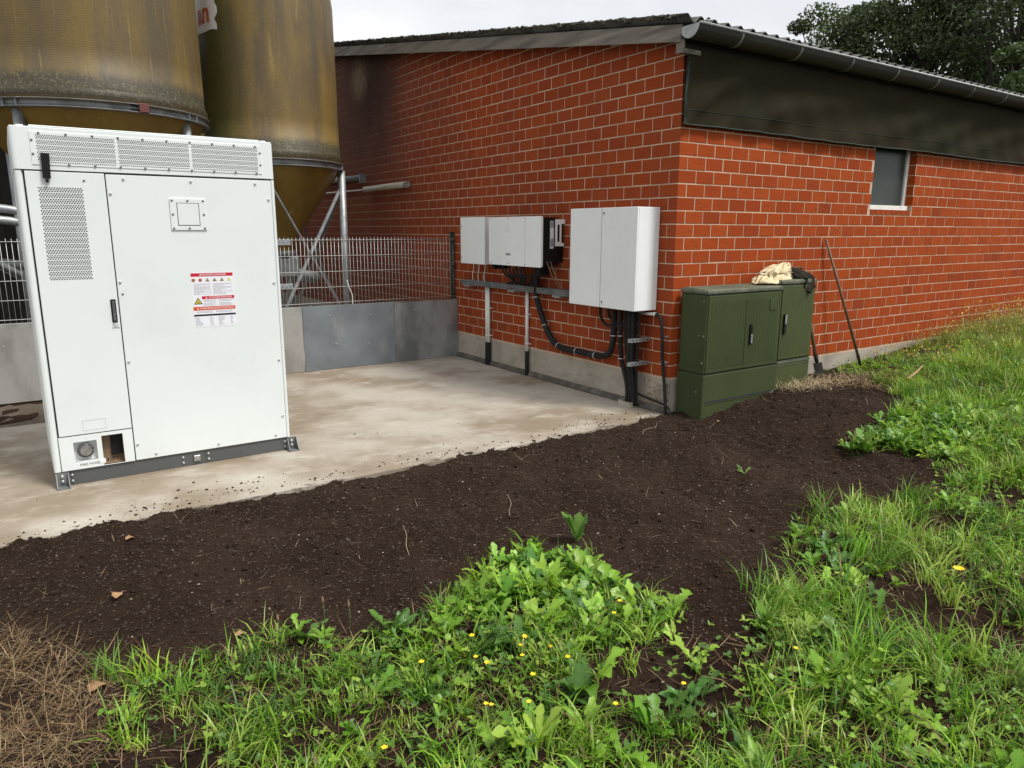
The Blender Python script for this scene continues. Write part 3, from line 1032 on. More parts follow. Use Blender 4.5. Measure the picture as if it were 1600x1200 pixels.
# cut the body front behind the openings: body is shifted in by boxes lining them
def recess(nm, o, depth, mat, par):
    x0, x1, z0, z1 = o
    bb = MB()
    t = .004
    ya, yb = CY + .002, CY + depth
    bb.box(x0 - t, x0, ya, yb, z0 - t, z1 + t)
    bb.box(x1, x1 + t, ya, yb, z0 - t, z1 + t)
    bb.box(x0, x1, ya, yb, z0 - t, z0)
    bb.box(x0, x1, ya, yb, z1, z1 + t)
    bb.box(x0, x1, yb, yb + t, z0, z1)
    return bb.build(nm, mat, par)
hr = recess('hose_recess', OZ[0], .05, M['white2'], low)
pr = recess('port_recess', OZ[1], .07, M['cardboard'], low)
b = MB()
cx_, cz_ = -4.983, -.118
b.disc((cx_, CY + .012, cz_), .050, 24, 1, .036)
hc = b.build('hose_coupling', M['steel'], low)
b = MB()
for rr_, yy in ((.050, .012), (.040, .004)):
    b.tube([(cx_ + rr_*math.cos(2*PI*i/28), CY + yy, cz_ + rr_*math.sin(2*PI*i/28)) for i in range(29)], .004, 6)
b.build('coupling_rim', M['screw'], low)
b = MB()
b.disc((cx_, CY - .002, cz_), .036, 24, 1, .013)
b.disc((cx_, CY - .007, cz_), .009, 12, 1, .006)
b.build('coupling_cap', M['steel'], low)
b = MB()
b.box(-4.818, -4.744, CY + .052, CY + .068, -.192, -.046)
b.build('port_opening', M['black'], low)
b = MB()
b.disc((-4.782, CY + .060, -.214), .007, 10, 1, .009)
b.build('port_marking', M['ink'], low)
b = MB()
for x in (-4.81, -4.80, -4.765, -4.752):
    b.box(x - .003, x + .003, CY + .062, CY + .069, -.218, -.209)
b.box(-4.85, -4.838, CY + .062, CY + .069, -.222, -.217)
stuff(b.build('port_print', M['ink'], low))
# the body needs real openings there: rebuild body front as strips
bpy.data.meshes.remove(body.data)
b = MB()
b.rbox(CX0 + .002, CX1 - .002, CY + .11, CB, -.25, 1.824, .02, 3, (2,))
b.box(CX0 + .03, CX1 - .02, CY + .016, CY + .11, -.0, 1.822)
b.box(-4.67, CX1 - .02, CY + .016, CY + .11, -.25, -.0)
b.box(CX0 + .03, -5.062, CY + .0166, CY + .11, -.25, -.0)
body = b.build('body', M['white'], cab)

def add_text(txt, size, cx, cz, y, mat, nm, par, sx=1.0, rot=0.0):
    vs, fs = text_geo(txt, size)
    bb = MB()
    ca, sa = math.cos(rot), math.sin(rot)
    bb.add([(cx + (v[0]*sx)*ca - v[1]*sa, y, cz + (v[0]*sx)*sa + v[1]*ca) for v in vs], fs)
    return bb.build(nm, mat, par)
add_text('FIRE HOSE', .024, -4.966, -.218, CY - .0032, M['ink'], 'lettering', low, 1.15)
b = MB()
b.box(-4.905, -4.866, CY - .004, CY - .0025, -.226, -.192)
b.build('sticker', M['paper'], low)
b = MB()                      # faint rectangle on the door
for q in ((-4.985, -4.837, .102, .104), (-4.985, -4.837, .030, .032), (-4.985, -4.983, .03, .104), (-4.839, -4.837, .03, .104)):
    b.box(q[0], q[1], CY - .0042, CY - .0031, q[2], q[3])
b.build('marked_outline', M['ink_faint'], door)
# perforated grilles
def perforate(x0, x1, z0, z1, px, pz, r, y, par, gaps=(), band=None):
    vs, fs = [], []
    row, z = 0, z1 - r
    while z > z0:
        x = x0 + r + (px/2 if row % 2 else 0)
        while x < x1 - r*.5:
            if not any(g0 < x < g1 for g0, g1 in gaps):
                n_ = len(vs)
                for j in range(6):
                    a = PI/6 + j*PI/3
                    vs.append((x + r*math.cos(a), y, z + r*math.sin(a)))
                fs.append(tuple(range(n_, n_ + 6)))
            x += px
        row += 1
        z -= pz
        if band and row % band[0] == 0:
            z -= band[1]
    bb = MB()
    bb.add(vs, fs)
    return stuff(bb.build('perforations', M['seam'], par))
b = MB()
b.rbox(-5.085, -3.602, CY - .0105, CY - .004, 1.856, 2.068, .002, 1)
grl = b.build('header_grille', M['white'], cab)
perforate(-5.05, -3.63, 1.872, 2.048, .0125, .0098, .0040, CY - .0115, grl, ((-4.59, -4.575), (-4.115, -4.10)), (3, .0045))
perforate(-5.07, -4.813, 1.103, 1.716, .0150, .0112, .0049, CY - .0042, door, (), (3, .0035))
# screws
b = MB()
b.tube([(0, 0, 0), (0, -.004, 0), (0, -.006, 0)], [.0075, .0075, .004], 8)
SCR = b.mesh('screw', M['screw'])
b = MB()
b.tube([(0, 0, 0), (0, -.006, 0), (0, -.0095, 0)], [.0095, .0095, .006], 8)
SCRB = b.mesh('bolt', M['bolt'])
for i in range(10):
    put(SCR, 'screw', grl, (-5.03 + i*1.385/9, CY - .0105, 2.0575))
for i in range(1, 10):
    put(SCR, 'screw', grl, (-5.03 + i*1.385/9, CY - .0105, 1.8635))
for z in (1.925, 2.012):
    put(SCR, 'screw', grl, (-5.073, CY - .0105, z))
    put(SCR, 'screw', grl, (-3.612, CY - .0105, z))
for (x, z) in ((-4.56, 1.785), (-4.12, 1.785), (-3.66, 1.785), (-4.648, 1.685), (-3.565, 1.67), (-4.648, 1.075), (-3.565, 1.03), (-4.648, .50), (-3.565, .41), (-4.648, -.125), (-3.565, -.06), (-4.53, -.215), (-4.08, -.215), (-3.63, -.215)):
    put(SCRB, 'screw', panel, (x, CY - .002, z))
put(SCR, 'screw', panel, (-4.64, CY - .002, .99))
put(SCR, 'screw', door, (-4.80, CY - .003, 1.765), )
# hatch
b = MB()
b.rbox(-4.278, -4.034, CY - .011, CY - .002, 1.437, 1.662, .002, 1)
hat = b.build('hatch', M['white'], cab)
b = MB()
for q in ((-4.232, -4.080, 1.628, 1.632), (-4.232, -4.080, 1.470, 1.474), (-4.232, -4.228, 1.47, 1.632), (-4.084, -4.080, 1.47, 1.632)):
    b.box(q[0], q[1], CY - .0122, CY - .0111, q[2], q[3])
b.build('hatch_gap', M['seam'], hat)
b = MB()
b.rbox(-4.228, -4.084, CY - .0128, CY - .0112, 1.474, 1.628, .001, 1)
b.build('hatch_lid', M['white'], hat)
for (x, z) in ((-4.262, 1.648), (-4.156, 1.648), (-4.05, 1.648), (-4.262, 1.55), (-4.05, 1.55), (-4.262, 1.451), (-4.156, 1.451), (-4.05, 1.451)):
    put(SCR, 'screw', hat, (x, CY - .011, z))
# door handle
b = MB()
b.rbox(-4.724, -4.690, CY - .010, CY - .003, .792, .956, .004, 2)
hd = b.build('door_handle', M['black'], cab)
b = MB()
b.rbox(-4.716, -4.698, CY - .020, CY - .0105, .800, .945, .004, 2)
b.disc((-4.707, CY - .024, .835), .006, 10, 1, .004)
b.build('lever', M['plinth_grey'], hd)
b = MB()
b.box(-4.711, -4.703, CY - .0225, CY - .0205, .812, .856)
b.build('lock_plate', M['steel'], hd)
add_text('OPEN', .017, -4.707, .752, CY - .0042, M['ink'], 'lettering', door, 1.1)
b = MB()
b.tube([(-4.707 + .018*math.cos(a), CY - .0045, .776 + .010*math.sin(a)) for a in [PI + PI*i/8 for i in range(9)]], .0012, 4)
b.build('arrow_mark', M['ink'], door)
# rubber strap holding the header
strap = MB()
p0, p1 = Vector((-5.008, CY - .030, 1.930)), Vector((-5.013, CY - .030, 1.772))
dx = (p1 - p0).normalized()
sd = Vector((dx.z, 0, -dx.x))
w_ = .024
cs = [p0 + sd*w_, p0 - sd*w_, p1 - sd*w_*.95, p1 + sd*w_*.95]
strap.add([(q.x, q.y, q.z) for q in cs] + [(q.x, q.y + .018, q.z) for q in cs], [(0, 1, 2, 3), (7, 6, 5, 4), (0, 4, 5, 1), (1, 5, 6, 2), (2, 6, 7, 3), (3, 7, 4, 0)])
strap.tube([p1 + Vector((0, .008, 0)), p1 + dx*.028 + Vector((0, .008, 0))], .008, 8)
strap.build('strap_latch', M['black'], cab)
# plinth, bolts, feet
b = MB()
b.rbox(CX0 + .012, CX1 - .006, CY + .012, CY + .07, SLAB, -.2515, .003, 1)
b.rbox(CX0 + .012, CX1 - .006, CB - .08, CB - .02, SLAB, -.2515, .003, 1)
b.box(CX0 + .012, CX0 + .05, CY + .07, CB - .08, SLAB, -.2515)
b.box(CX1 - .044, CX1 - .006, CY + .07, CB - .08, SLAB, -.2515)
pln = b.build('plinth', M['plinth_grey'], cab)
for x in (-5.085, -4.345, -4.16, -3.555):
    for z in (-.285, -.328):
        put(SCRB, 'bolt', pln, (x, CY + .012, z))
b = MB()
b.box(-4.181, -4.179, CY + .0105, CY + .0118, SLAB + .001, -.252)
b.build('plinth_joint', M['seam'], pln)
b = MB()
b.rbox(-4.27, -4.222, CY - .004, CY + .012, -.33, -.282, .003, 1)
b.disc((-4.246, CY - .012, -.306), .011, 10, 1, .009)
b.build('earth_terminal', M['steel'], pln)
for x0 in (-5.186, -3.545):
    b = MB()
    t = .006
    x1 = x0 + .080
    b.box(x0 + t, x1 - t, CY + .002, CY + .0115, SLAB + .008, -.256)
    b.box(x0, x1, CY - .075, CY + .0115, SLAB + .001, SLAB + .008)
    for xa in (x0, x1 - t):
        b.add([(xa, CY + .0115, SLAB + .008), (xa, CY - .075, SLAB + .008), (xa, CY - .073, SLAB + .02), (xa, CY - .018, -.256), (xa, CY + .0115, -.256),
               (xa + t, CY + .0115, SLAB + .008), (xa + t, CY - .075, SLAB + .008), (xa + t, CY - .073, SLAB + .02), (xa + t, CY - .018, -.256), (xa + t, CY + .0115, -.256)],
              [(0, 1, 2, 3, 4), (9, 8, 7, 6, 5), (0, 5, 6, 1), (1, 6, 7, 2), (2, 7, 8, 3), (3, 8, 9, 4), (4, 9, 5, 0)])
    ft = b.build('foot_bracket', M['galv_dark'], cab)
    for z in (-.283, -.318):
        bb = MB()
        bb.tube([(x0 + .04, CY + .002, z), (x0 + .04, CY - .008, z), (x0 + .04, CY - .012, z)], [.012, .012, .008], 10)
        bb.build('bolt', M['bolt'], ft)
# warning label
LX0, LX1, LZ0, LZ1 = -4.178, -3.873, .716, 1.125
b = MB()
b.box(LX0, LX1, CY - .0032, CY - .0021, LZ0, LZ1)
lab = b.build('warning_label', M['paper'], panel)
ly = CY - .0036
def flat(nm, mat, rects, y=ly, par=None):
    bb = MB()
    for (x0, x1, z0, z1) in rects:
        bb.add([(x0, y, z0), (x1, y, z0), (x1, y, z1), (x0, y, z1)], [(0, 1, 2, 3)])
    return bb.build(nm, mat, par or lab)
flat('red_band', M['lab_red'], [(LX0, LX1 - .004, 1.096, 1.121), (LX0 + .066, LX1 - .004, .925, .948)])
flat('orange_band', M['lab_orange'], [(LX0, LX1 - .002, .842, .870)])
flat('black_band', M['lab_black'], [(LX0, LX1 - .002, .798, .812)])
ly2 = CY - .0041
add_text('DANGER/DANGER', .021, LX0 + .16, 1.1085, ly2, M['paper'], 'lettering', lab, 1.05)
add_text('DANGER/DANGER', .019, LX0 + .20, .9365, ly2, M['paper'], 'lettering', lab, 1.05)
add_text('WARNING/AVERTISSEMENT', .020, LX0 + .170, .856, ly2, M['paper'], 'lettering', lab, 1.0)
def tri(nm, mat, items, y):
    for (x, z, s) in items:
        bb = MB()
        bb.add([(x - s, y, z - s*.62), (x + s, y, z - s*.62), (x, y, z + s*1.05)], [(0, 1, 2)])
        bb.build(nm, mat, lab)
tr_ = [(LX0 + .115 + i*.052, 1.068, .0155) for i in range(4)]
tri('triangle_border', M['lab_black'], tr_[:3] + [(LX0 + .038, .908, .031)], ly)
tri('triangle_fill', M['lab_yellow'], [(x, z - .0006, .0085) for x, z, s in tr_[:3]] + [(tr_[3][0], tr_[3][1], .0145), (LX0 + .038, .907, .021)], ly2)
tri('alert_mark', M['paper'], [(LX0 + .068, 1.107, .008), (LX0 + .098, .935, .007), (LX0 + .032, .855, .007)], ly2)
tri('alert_sign', M['ink'], [(x, z - .0015, .0042) for x, z, s in tr_[:3]] + [(LX0 + .038, .903, .009)], CY - .0045)
for i in range(2):
    x = LX0 + .016 + i*.048
    bb = MB()
    bb.add([(x + .0135*math.cos(2*PI*j/14), ly, 1.069 + .0135*math.sin(2*PI*j/14)) for j in range(14)], [tuple(range(14))])
    rs_ = bb.build('round_sign', M['lab_orange'], lab)
    bb = MB()
    bb.add([(x + .009*math.cos(2*PI*j/10), ly2, 1.069 + .009*math.sin(2*PI*j/10)) for j in range(10)], [tuple(range(10))])
    bb.build('round_sign_symbol', M['cardboard'], lab)
rects = []
for cx0, cx1 in ((LX0 + .014, LX0 + .138), (LX0 + .152, LX1 - .012)):
    z = 1.042
    while z > .962:
        x = cx0
        end = cx1 - random.choice([0, 0, .01, .05, .08])
        while x < end:
            w = random.uniform(.005, .016)
            rects.append((x, min(x + w, end), z - .0024, z))
            x += w + .0022
        z -= .0066
for cx0, cx1 in ((LX0 + .075, LX0 + .178), (LX0 + .187, LX1 - .006)):
    for z in (.917, .909, .896, .888, .880):
        rects.append((cx0, cx1 - random.uniform(0, .03), z - .0026, z))
for cx0, cx1 in ((LX0 + .02, LX0 + .145), (LX0 + .16, LX1 - .02)):
    for z in (.834, .826):
        rects.append((cx0, cx1 - random.uniform(0, .01), z - .0026, z))
for cx0, wd in ((LX0 + .008, .05), (LX0 + .112, .025), (LX0 + .175, .04), (LX0 + .262, .02)):
    for i in range(9):
        rects.append((cx0, cx0 + wd*random.uniform(.5, 1.2), .787 - i*.0075, .7895 - i*.0075))
flat('small_print', M['lab_grey'], rects)

# ------------------------------------------------------------------ wall equipment
def xbox(nm, par, x0, x1, y0, y1, z0, z1, mat, bv=.006, seg=2):
    bb = MB()
    bb.rbox(x0, x1, y0, y1, z0, z1, bv, seg)
    return bb.build(nm, mat, par)
# large double door enclosure
enc = thing('wall_enclosure', 'large white two-door metal enclosure on the gable wall nearest the corner', 'electrical enclosure', (-.15, .7, .66))
EX, EY0, EY1, EZ0, EZ1 = -.307, .206, 1.218, .668, 1.664
xbox('housing', enc, EX + .022, -.008, EY0, EY1, EZ0, EZ1, M['white2'], .004, 2)
d1 = xbox('door', enc, EX, EX + .021, .7235, EY1 + .001, EZ0 - .001, EZ1 + .001, M['white2'], .006, 3)
d2_ = xbox('door', enc, EX, EX + .021, EY0 - .001, .7185, EZ0 - .001, EZ1 + .001, M['white2'], .006, 3)
bb = MB()
bb.box(EX + .004, EX + .021, .7187, .7233, EZ0 + .002, EZ1 - .002)
bb.build('door_gap', M['seam'], enc)
for z in (EZ0 + .055, EZ1 - .055):
    bb = MB()
    bb.rbox(EX - .003, EX - .0002, .665, .701, z - .025, z + .025, .001, 1)
    lk = bb.build('lock', M['paper'], d2_)
    bb = MB()
    bb.disc((EX - .0032, .683, z + .004), .009, 10, 0, -.003)
    bb.box(EX - .006, EX - .0032, .680, .686, z - .012, z + .004)
    bb.build('lock_insert', M['ink'], lk)
bb = MB()
for y in (.30, .36, .42, .50, .60, .70, .80, .93):
    bb.tube([(-.12, y, EZ0), (-.12, y, EZ0 - .03)], .021, 8)
bb.box(-.26, -.03, .26, 1.0, EZ0 - .006, EZ0 - .0005)
bb.build('cable_glands', M['galv_dark'], enc)
# small box
jb = thing('junction_box', 'small white metal box on the gable wall beside the fence post', 'electrical enclosure', (-.12, 3.33, 1.0))
xbox('housing', jb, -.230, -.008, 3.030, 3.631, 1.010, 1.604, M['white2'], .004)
jd = xbox('door', jb, -.252, -.2305, 3.028, 3.633, 1.008, 1.606, M['white2'], .005, 2)
for z in (1.08, 1.49):
    bb = MB()
    bb.rbox(-.2555, -.2523, 3.575, 3.61, z - .024, z + .024, .001, 1)
    lk = bb.build('lock', M['paper'], jd)
    bb = MB()
    bb.disc((-.2557, 3.592, z + .006), .008, 10, 0, -.002)
    bb.build('lock_insert', M['ink'], lk)
# inverter
inv = thing('inverter', 'wide white fronted inverter with black finned housing between the two wall boxes', 'inverter', (-.18, 2.2, 1.0))
IX = -.352
bb = MB()
bb.rbox(IX + .028, -.09, 1.700, 2.755, 1.045, 1.585, .01, 2)
inh = bb.build('housing', M['black'], inv)
bb = MB()
bb.rbox(IX, IX + .027, 1.682, 2.768, 1.030, 1.597, .022, 3, (0,))
cov = bb.build('front_cover', M['white2'], inv)
bb = MB()
bb.box(IX - .0008, IX - .0001, 1.990, 1.994, 1.035, 1.592)
bb.build('cover_crease', M['ink_faint'], cov)
for y in (2.72, 2.34, 1.992):
    for z in (1.052, 1.575):
        bb = MB()
        bb.disc((IX, y, z), .008, 8, 0, -.003)
        bb.build('screw', M['screw'], cov)
bb = MB()
bb.box(IX - .0016, IX - .0004, 2.292, 2.392, 1.148, 1.176)
bb.build('name_plate', M['lab_grey'], cov)
bb = MB()
bb.tube([(IX - .001, 2.35 + .035*math.cos(2*PI*i/16), 1.455 + .035*math.sin(2*PI*i/16)) for i in range(17)], .002, 4)
bb.build('indicator_ring', M['ink_faint'], cov)
bb = MB()
for i in range(11):
    y = 1.72 + i*.098
    bb.box(-.09, -.012, y, y + .006, 1.08, 1.56)
bb.build('cooling_fins', M['black'], inv)
# white carrying bracket on the right side
bb = MB()
yb = 1.690
def fr(x0, x1, z0, z1):
    bb.box(x0, x1, yb - .004, yb + .001, z0, z1)
fr(-.150, -.118, 1.265, 1.565)
fr(-.118, -.085, 1.265, 1.315)
fr(-.118, -.085, 1.505, 1.565)
fr(-.085, -.060, 1.265, 1.565)
fr(-.060, -.020, 1.265, 1.30)
fr(-.060, -.012, 1.515, 1.565)
bb.build('side_bracket', M['white2'], inv)
bb = MB()
bb.box(-.215, -.165, 1.6955, 1.6985, 1.24, 1.545)
sl_ = bb.build('rating_label', M['paper'], inv)
bb = MB()
bb.box(-.213, -.167, 1.6935, 1.6952, 1.47, 1.54)
bb.box(-.211, -.169, 1.6935, 1.6952, 1.26, 1.35)
bb.build('label_print', M['lab_grey'], sl_)
bb = MB()
for (x, y) in ((-.30, 2.62), (-.28, 2.55), (-.25, 2.48), (-.29, 2.40), (-.25, 2.32), (-.30, 2.25), (-.26, 2.18), (-.3, 2.1)):
    bb.tube([(x, y, 1.045), (x, y, .985)], .016, 7)
bb.rbox(-.33, -.12, 2.68, 2.735, .97, 1.045, .006, 1)
bb.rbox(-.30, -.15, 1.78, 1.86, .93, 1.045, .006, 1)
bb.build('connectors', M['black'], inv)
bun = MB()
for i in range(7):
    y = 2.60 - i*.075
    bun.tube(spline([(-.27, y, .99), (-.24, y - .03, .91), (-.17, y - .10 + .04*math.sin(i*2), .84 + .01*i), (-.12, 2.45 - .08*i + .2, .80), (-.10, 2.75 - .1*i, .775)], 5), .013, 6)
tag(bun.build('dc_cable_bundle', M['rubber']), 'tangle of thin black cables under the inverter running into the metal tray', 'cables')
# perforated tray
tray = thing('cable_tray', 'galvanised perforated cable tray along the gable wall under the inverter', 'cable tray', (-.06, 2.4, .7))
bb = MB()
bb.box(-.115, -.004, 1.22, 3.875, .708, .7105)
bb.box(-.115, -.1125, 1.22, 3.875, .7105, .772)
bb.box(-.0065, -.004, 1.22, 3.875, .7105, .772)
bb.build('channel', M['galv_dark'], tray)
vs, fs = [], []
y = 1.24
while y < 3.86:
    for z in (.727, .753):
        n_ = len(vs)
        yo = y + (.02 if z > .74 else 0)
        vs += [(-.1158, yo, z - .005), (-.1158, yo + .024, z - .005), (-.1158, yo + .024, z + .005), (-.1158, yo, z + .005)]
        fs.append((n_, n_ + 1, n_ + 2, n_ + 3))
    y += .045
bb = MB()
bb.add(vs, fs)
stuff(bb.build('slots', M['seam'], tray))
for y in (1.62, 2.55, 3.65):
    bb = MB()
    bb.box(-.125, -.003, y, y + .14, .682, .7065)
    bb.build('wall_bracket', M['galv'], tray)
# white conduits with black sleeves
def conduit(lbl, ys, grp=None):
    for k, y in enumerate(ys):
        c = thing('conduit', lbl if len(ys) == 1 else lbl % ('outer left' if k == 0 else 'right'), 'conduit', (-.035, y, SLAB), grp)
        bb = MB()
        bb.tube([(-.036, y, .707), (-.036, y, -.05)], .0215, 12)
        bb.build('pipe', M['plastic_white'], c)
        bb = MB()
        sw = .005 if len(ys) == 1 else .004
        bb.tube(spline([(-.036, y, -.045), (-.036, y, -.16), (-.04, y - sw, -.27), (-.048, y - 2*sw, -.35)], 4), .0255, 10)
        bb.build('rubber_sleeve', M['rubber'], c)
        for z in (.42, .05):
            bb = MB()
            bb.tube([(-.036 + .024*math.cos(2*PI*i/14), y + .024*math.sin(2*PI*i/14), z) for i in range(15)], .005, 5)
            bb.box(-.032, -.004, y - .045, y - .022, z - .006, z + .006)
            bb.build('clip', M['plastic_white'], c)
conduit('white plastic conduit with black foot, %s one of the pair below the small box', (3.325, 3.277), 'paired white conduits on the plinth')
conduit('single white plastic conduit with black rubber foot below the inverter', (2.383,))
# the heavy cable loop
pw = thing('power_cable', 'thick black conduit looping from the inverter along the wall up into the large enclosure', 'cable', (-.08, 1.4, .1))
pth = [(-.24, 1.90, 1.02), (-.17, 2.00, .95), (-.10, 2.10, .80), (-.10, 2.10, .66), (-.08, 2.01, .426), (-.07, 1.856, .20), (-.07, 1.66, .10), (-.07, 1.315, .098), (-.075, .985, .098), (-.085, .80, .15), (-.10, .72, .31), (-.115, .70, .50), (-.12, .70, .66)]
bb = MB()
bb.tube(spline(pth, 9), .034, 12)
bb.build('sheath', M['rubber'], pw)
def ringclip(par, c, ax, r, mat=None):
    bb_ = MB()
    a_ = Vector(ax).normalized()
    u_ = a_.cross(Vector((1, 0, 0)))
    if u_.length < .1:
        u_ = a_.cross(Vector((0, 0, 1)))
    u_.normalize()
    v_ = a_.cross(u_)
    bb_.tube([Vector(c) + (u_*math.cos(2*PI*i/16) + v_*math.sin(2*PI*i/16))*r for i in range(17)], .0055, 5)
    bb_.build('clip', mat or M['bolt'], par)
for c, ax in (((-.10, 2.107, .66), (0, 0, 1)), ((-.075, 1.965, .33), (0, -.4, -1)), ((-.07, 1.70, .118), (0, -1, -.3)), ((-.07, 1.36, .098), (0, 1, 0)), ((-.075, 1.03, .097), (0, 1, 0)), ((-.112, .703, .36), (0, 0, 1))):
    ringclip(pw, c, ax, .038)
# cables from the enclosure to the ground
vc = thing('riser_cable', 'single black cable dropping from the enclosure into the grey ground collar, left of the bundle', 'cable', (-.08, .55, SLAB))
bb = MB()
bb.tube(spline([(-.12, .60, .65), (-.12, .595, .40), (-.10, .585, .13), (-.08, .55, -.02), (-.075, .51, -.16), (-.075, .50, -.34)], 7), .024, 10)
bb.build('sheath', M['rubber'], vc)
for z in (.37, .13):
    ringclip(vc, (-.118 if z > .2 else -.10, .592, z), (0, 0, 1), .029)
bd = thing('cable_bundle', 'bundle of vertical black cables below the large enclosure clamped to two short arms', 'cables', (-.12, .4, SLAB))
for i, (x, y, r) in enumerate(((-.12, .52, .012), (-.14, .46, .020), (-.15, .42, .021), (-.12, .38, .020), (-.16, .37, .018), (-.11, .335, .012), (-.13, .31, .010))):
    bb = MB()
    yb_ = .455 - .018*i + .01*math.sin(i*3)
    bb.tube(spline([(x, y, .65), (x, y, .40), (x + .005, (y + yb_)/2, .10), (-.105, yb_, -.12), (-.09, yb_, -.34)], 6), r, 9)
    bb.build('cable', M['rubber'], bd)
for z, nm in ((.345, 'upper'), (.105, 'lower')):
    a = thing('support_arm', '%s galvanised slotted arm clamping the cable bundle below the enclosure' % nm, 'bracket', (0, .30, z))
    bb = MB()
    bb.box(-.262, -.004, .285, .325, z, z + .003)
    bb.box(-.262, -.004, .282, .285, z, z + .036)
    bb.box(-.262, -.004, .325, .328, z, z + .036)
    bb.build('rail', M['galv'], a)
    bb = MB()
    for i in range(5):
        x = -.245 + i*.048
        bb.box(x, x + .026, .2805, .2817, z + .013, z + .023)
    stuff(bb.build('slots', M['seam'], a))
bb = MB()
pp = [(-.14, .385), (-.03, .385), (-.03, .56), (-.14, .56)]
t_ = .012
bb.box(-.145, -.133, .385, .57, SLAB - .01, SLAB + .055)
bb.box(-.030, -.018, .385, .57, SLAB - .01, SLAB + .055)
bb.box(-.133, -.030, .385, .397, SLAB - .01, SLAB + .055)
bb.box(-.133, -.030, .558, .57, SLAB - .01, SLAB + .055)
bb.box(-.133, -.030, .397, .558, SLAB - .01, SLAB + .02)
tag(bb.build('ground_collar', M['concrete_wall']), 'low grey collar on the slab where the black cables enter the ground', 'collar')
# right-hand cable with white elbow
ec = thing('corner_cable', 'thin black cable from a white elbow pipe down the barn corner into the soil', 'cable', (-.05, .08, SLAB))
bb = MB()
bb.tube([(-.05, .40, .622), (-.05, .165, .630)], .015, 10)
bb.tube([(-.05, .20, .629), (-.05, .165, .630)], .019, 10)
bb.build('elbow_pipe', M['plastic_white'], ec)
bb = MB()
bb.tube(spline([(-.05, .17, .63), (-.05, .115, .61), (-.05, .08, .52), (-.05, .062, .36), (-.04, .06, .20), (-.035, .04, .04), (-.04, .01, -.12), (-.06, -.045, -.38)], 7), .0165, 9)
bb.build('sheath', M['rubber'], ec)
for y, z in ((.070, .42), (.058, .165)):
    bb = MB()
    bb.box(-.03, -.002, y - .045, y - .012, z - .008, z + .008)
    bb.build('clip', M['bolt'], ec)
bb = MB()
bb.tube(spline([(-.10, .40, -.08), (-.075, .375, -.19), (-.06, .27, -.225), (-.055, .10, -.245), (-.055, -.02, -.262), (-.065, -.09, -.29), (-.07, -.12, -.38)], 7), .011, 8)
tag(bb.build('plinth_cable', M['rubber']), 'thin dark cable running along the foot of the concrete plinth to the barn corner', 'cable')
for i, (ya, yb_, r) in enumerate(((.92, .66, .015), (.79, .64, .013))):
    bb = MB()
    bb.tube(spline([(-.12, ya, .655), (-.12, ya - .015, .54 + .02*i), (-.12, ya - .10, .465 + .035*i), (-.12, yb_, .462 + .035*i), (-.12, .49, .49)], 7), r, 8)
    tag(bb.build('cable_loop', M['rubber']), '%s black cable loop hanging under the enclosure' % ('wider' if i == 0 else 'narrower'), 'cable')
for i, y in enumerate((3.52, 3.38, 3.23)):
    bb = MB()
    bb.tube(spline([(-.13, y - .02, 1.01), (-.12, y + .0, .93), (-.105, y + .05, .85), (-.09, y + .06, .73)], 5), .0055, 5)
    tag(bb.build('thin_wire', M['plastic_white']), 'thin pale wire from the small box to the tray, %s of three' % ('left', 'middle', 'right')[i], 'wire')
for i, y in enumerate((1.665, 1.60)):
    bb = MB()
    bb.tube(spline([(-.26 + .05*i, 1.69, 1.10), (-.24 + .05*i, 1.675, 1.02), (-.18, y, .90), (-.09, y - .06 + .05*i, .75)], 6), .006, 5)
    tag(bb.build('earth_wire', M['seedhead']), 'thin yellowish wire hanging from the inverter side, %s of two' % ('left', 'right')[i], 'wire')

# lamp on the gable and pipe support by the silo
lp = thing('tube_lamp', 'old grey-white tube lamp fixed along the gable wall above the fence', 'lamp', (-.1, 6.3, 2.1))
bb = MB()
bb.tube([(-.10, 7.10, 2.125), (-.10, 5.56, 2.132)], .047, 14)
bb.build('tube', M['lamp_tube'], lp)
bb = MB()
bb.tube([(-.10, 5.56, 2.132), (-.10, 5.50, 2.132)], .050, 14)
bb.build('end_cap', M['galv'], lp)
bb = MB()
bb.tube([(-.10, 7.13, 2.125), (-.10, 7.09, 2.125)], .050, 14)
bb.build('end_cap', M['galv'], lp)
bb = MB()
for y in (5.8, 6.85):
    bb.box(-.07, -.001, y, y + .05, 2.09, 2.13)
bb.build('holder', M['galv_dark'], lp)
bb = MB()
bb.tube([(-.05, 7.13, 2.125), (-.04, 8.6, 2.14), (-.03, 10.5, 2.16)], .012, 6)
bb.build('supply_cable', M['plastic_white'], lp)
bb = MB()
bb.tube([(-.06, 9.2, 2.36), (-.06, 7.33, 2.338)], .05, 10)
bb.box(-.12, -.002, 7.28, 7.33, 2.24, 2.40)
tag(bb.build('wall_pipe', M['galv_dark']), 'short grey pipe with end bracket on the gable wall beside the silo leg', 'pipe')

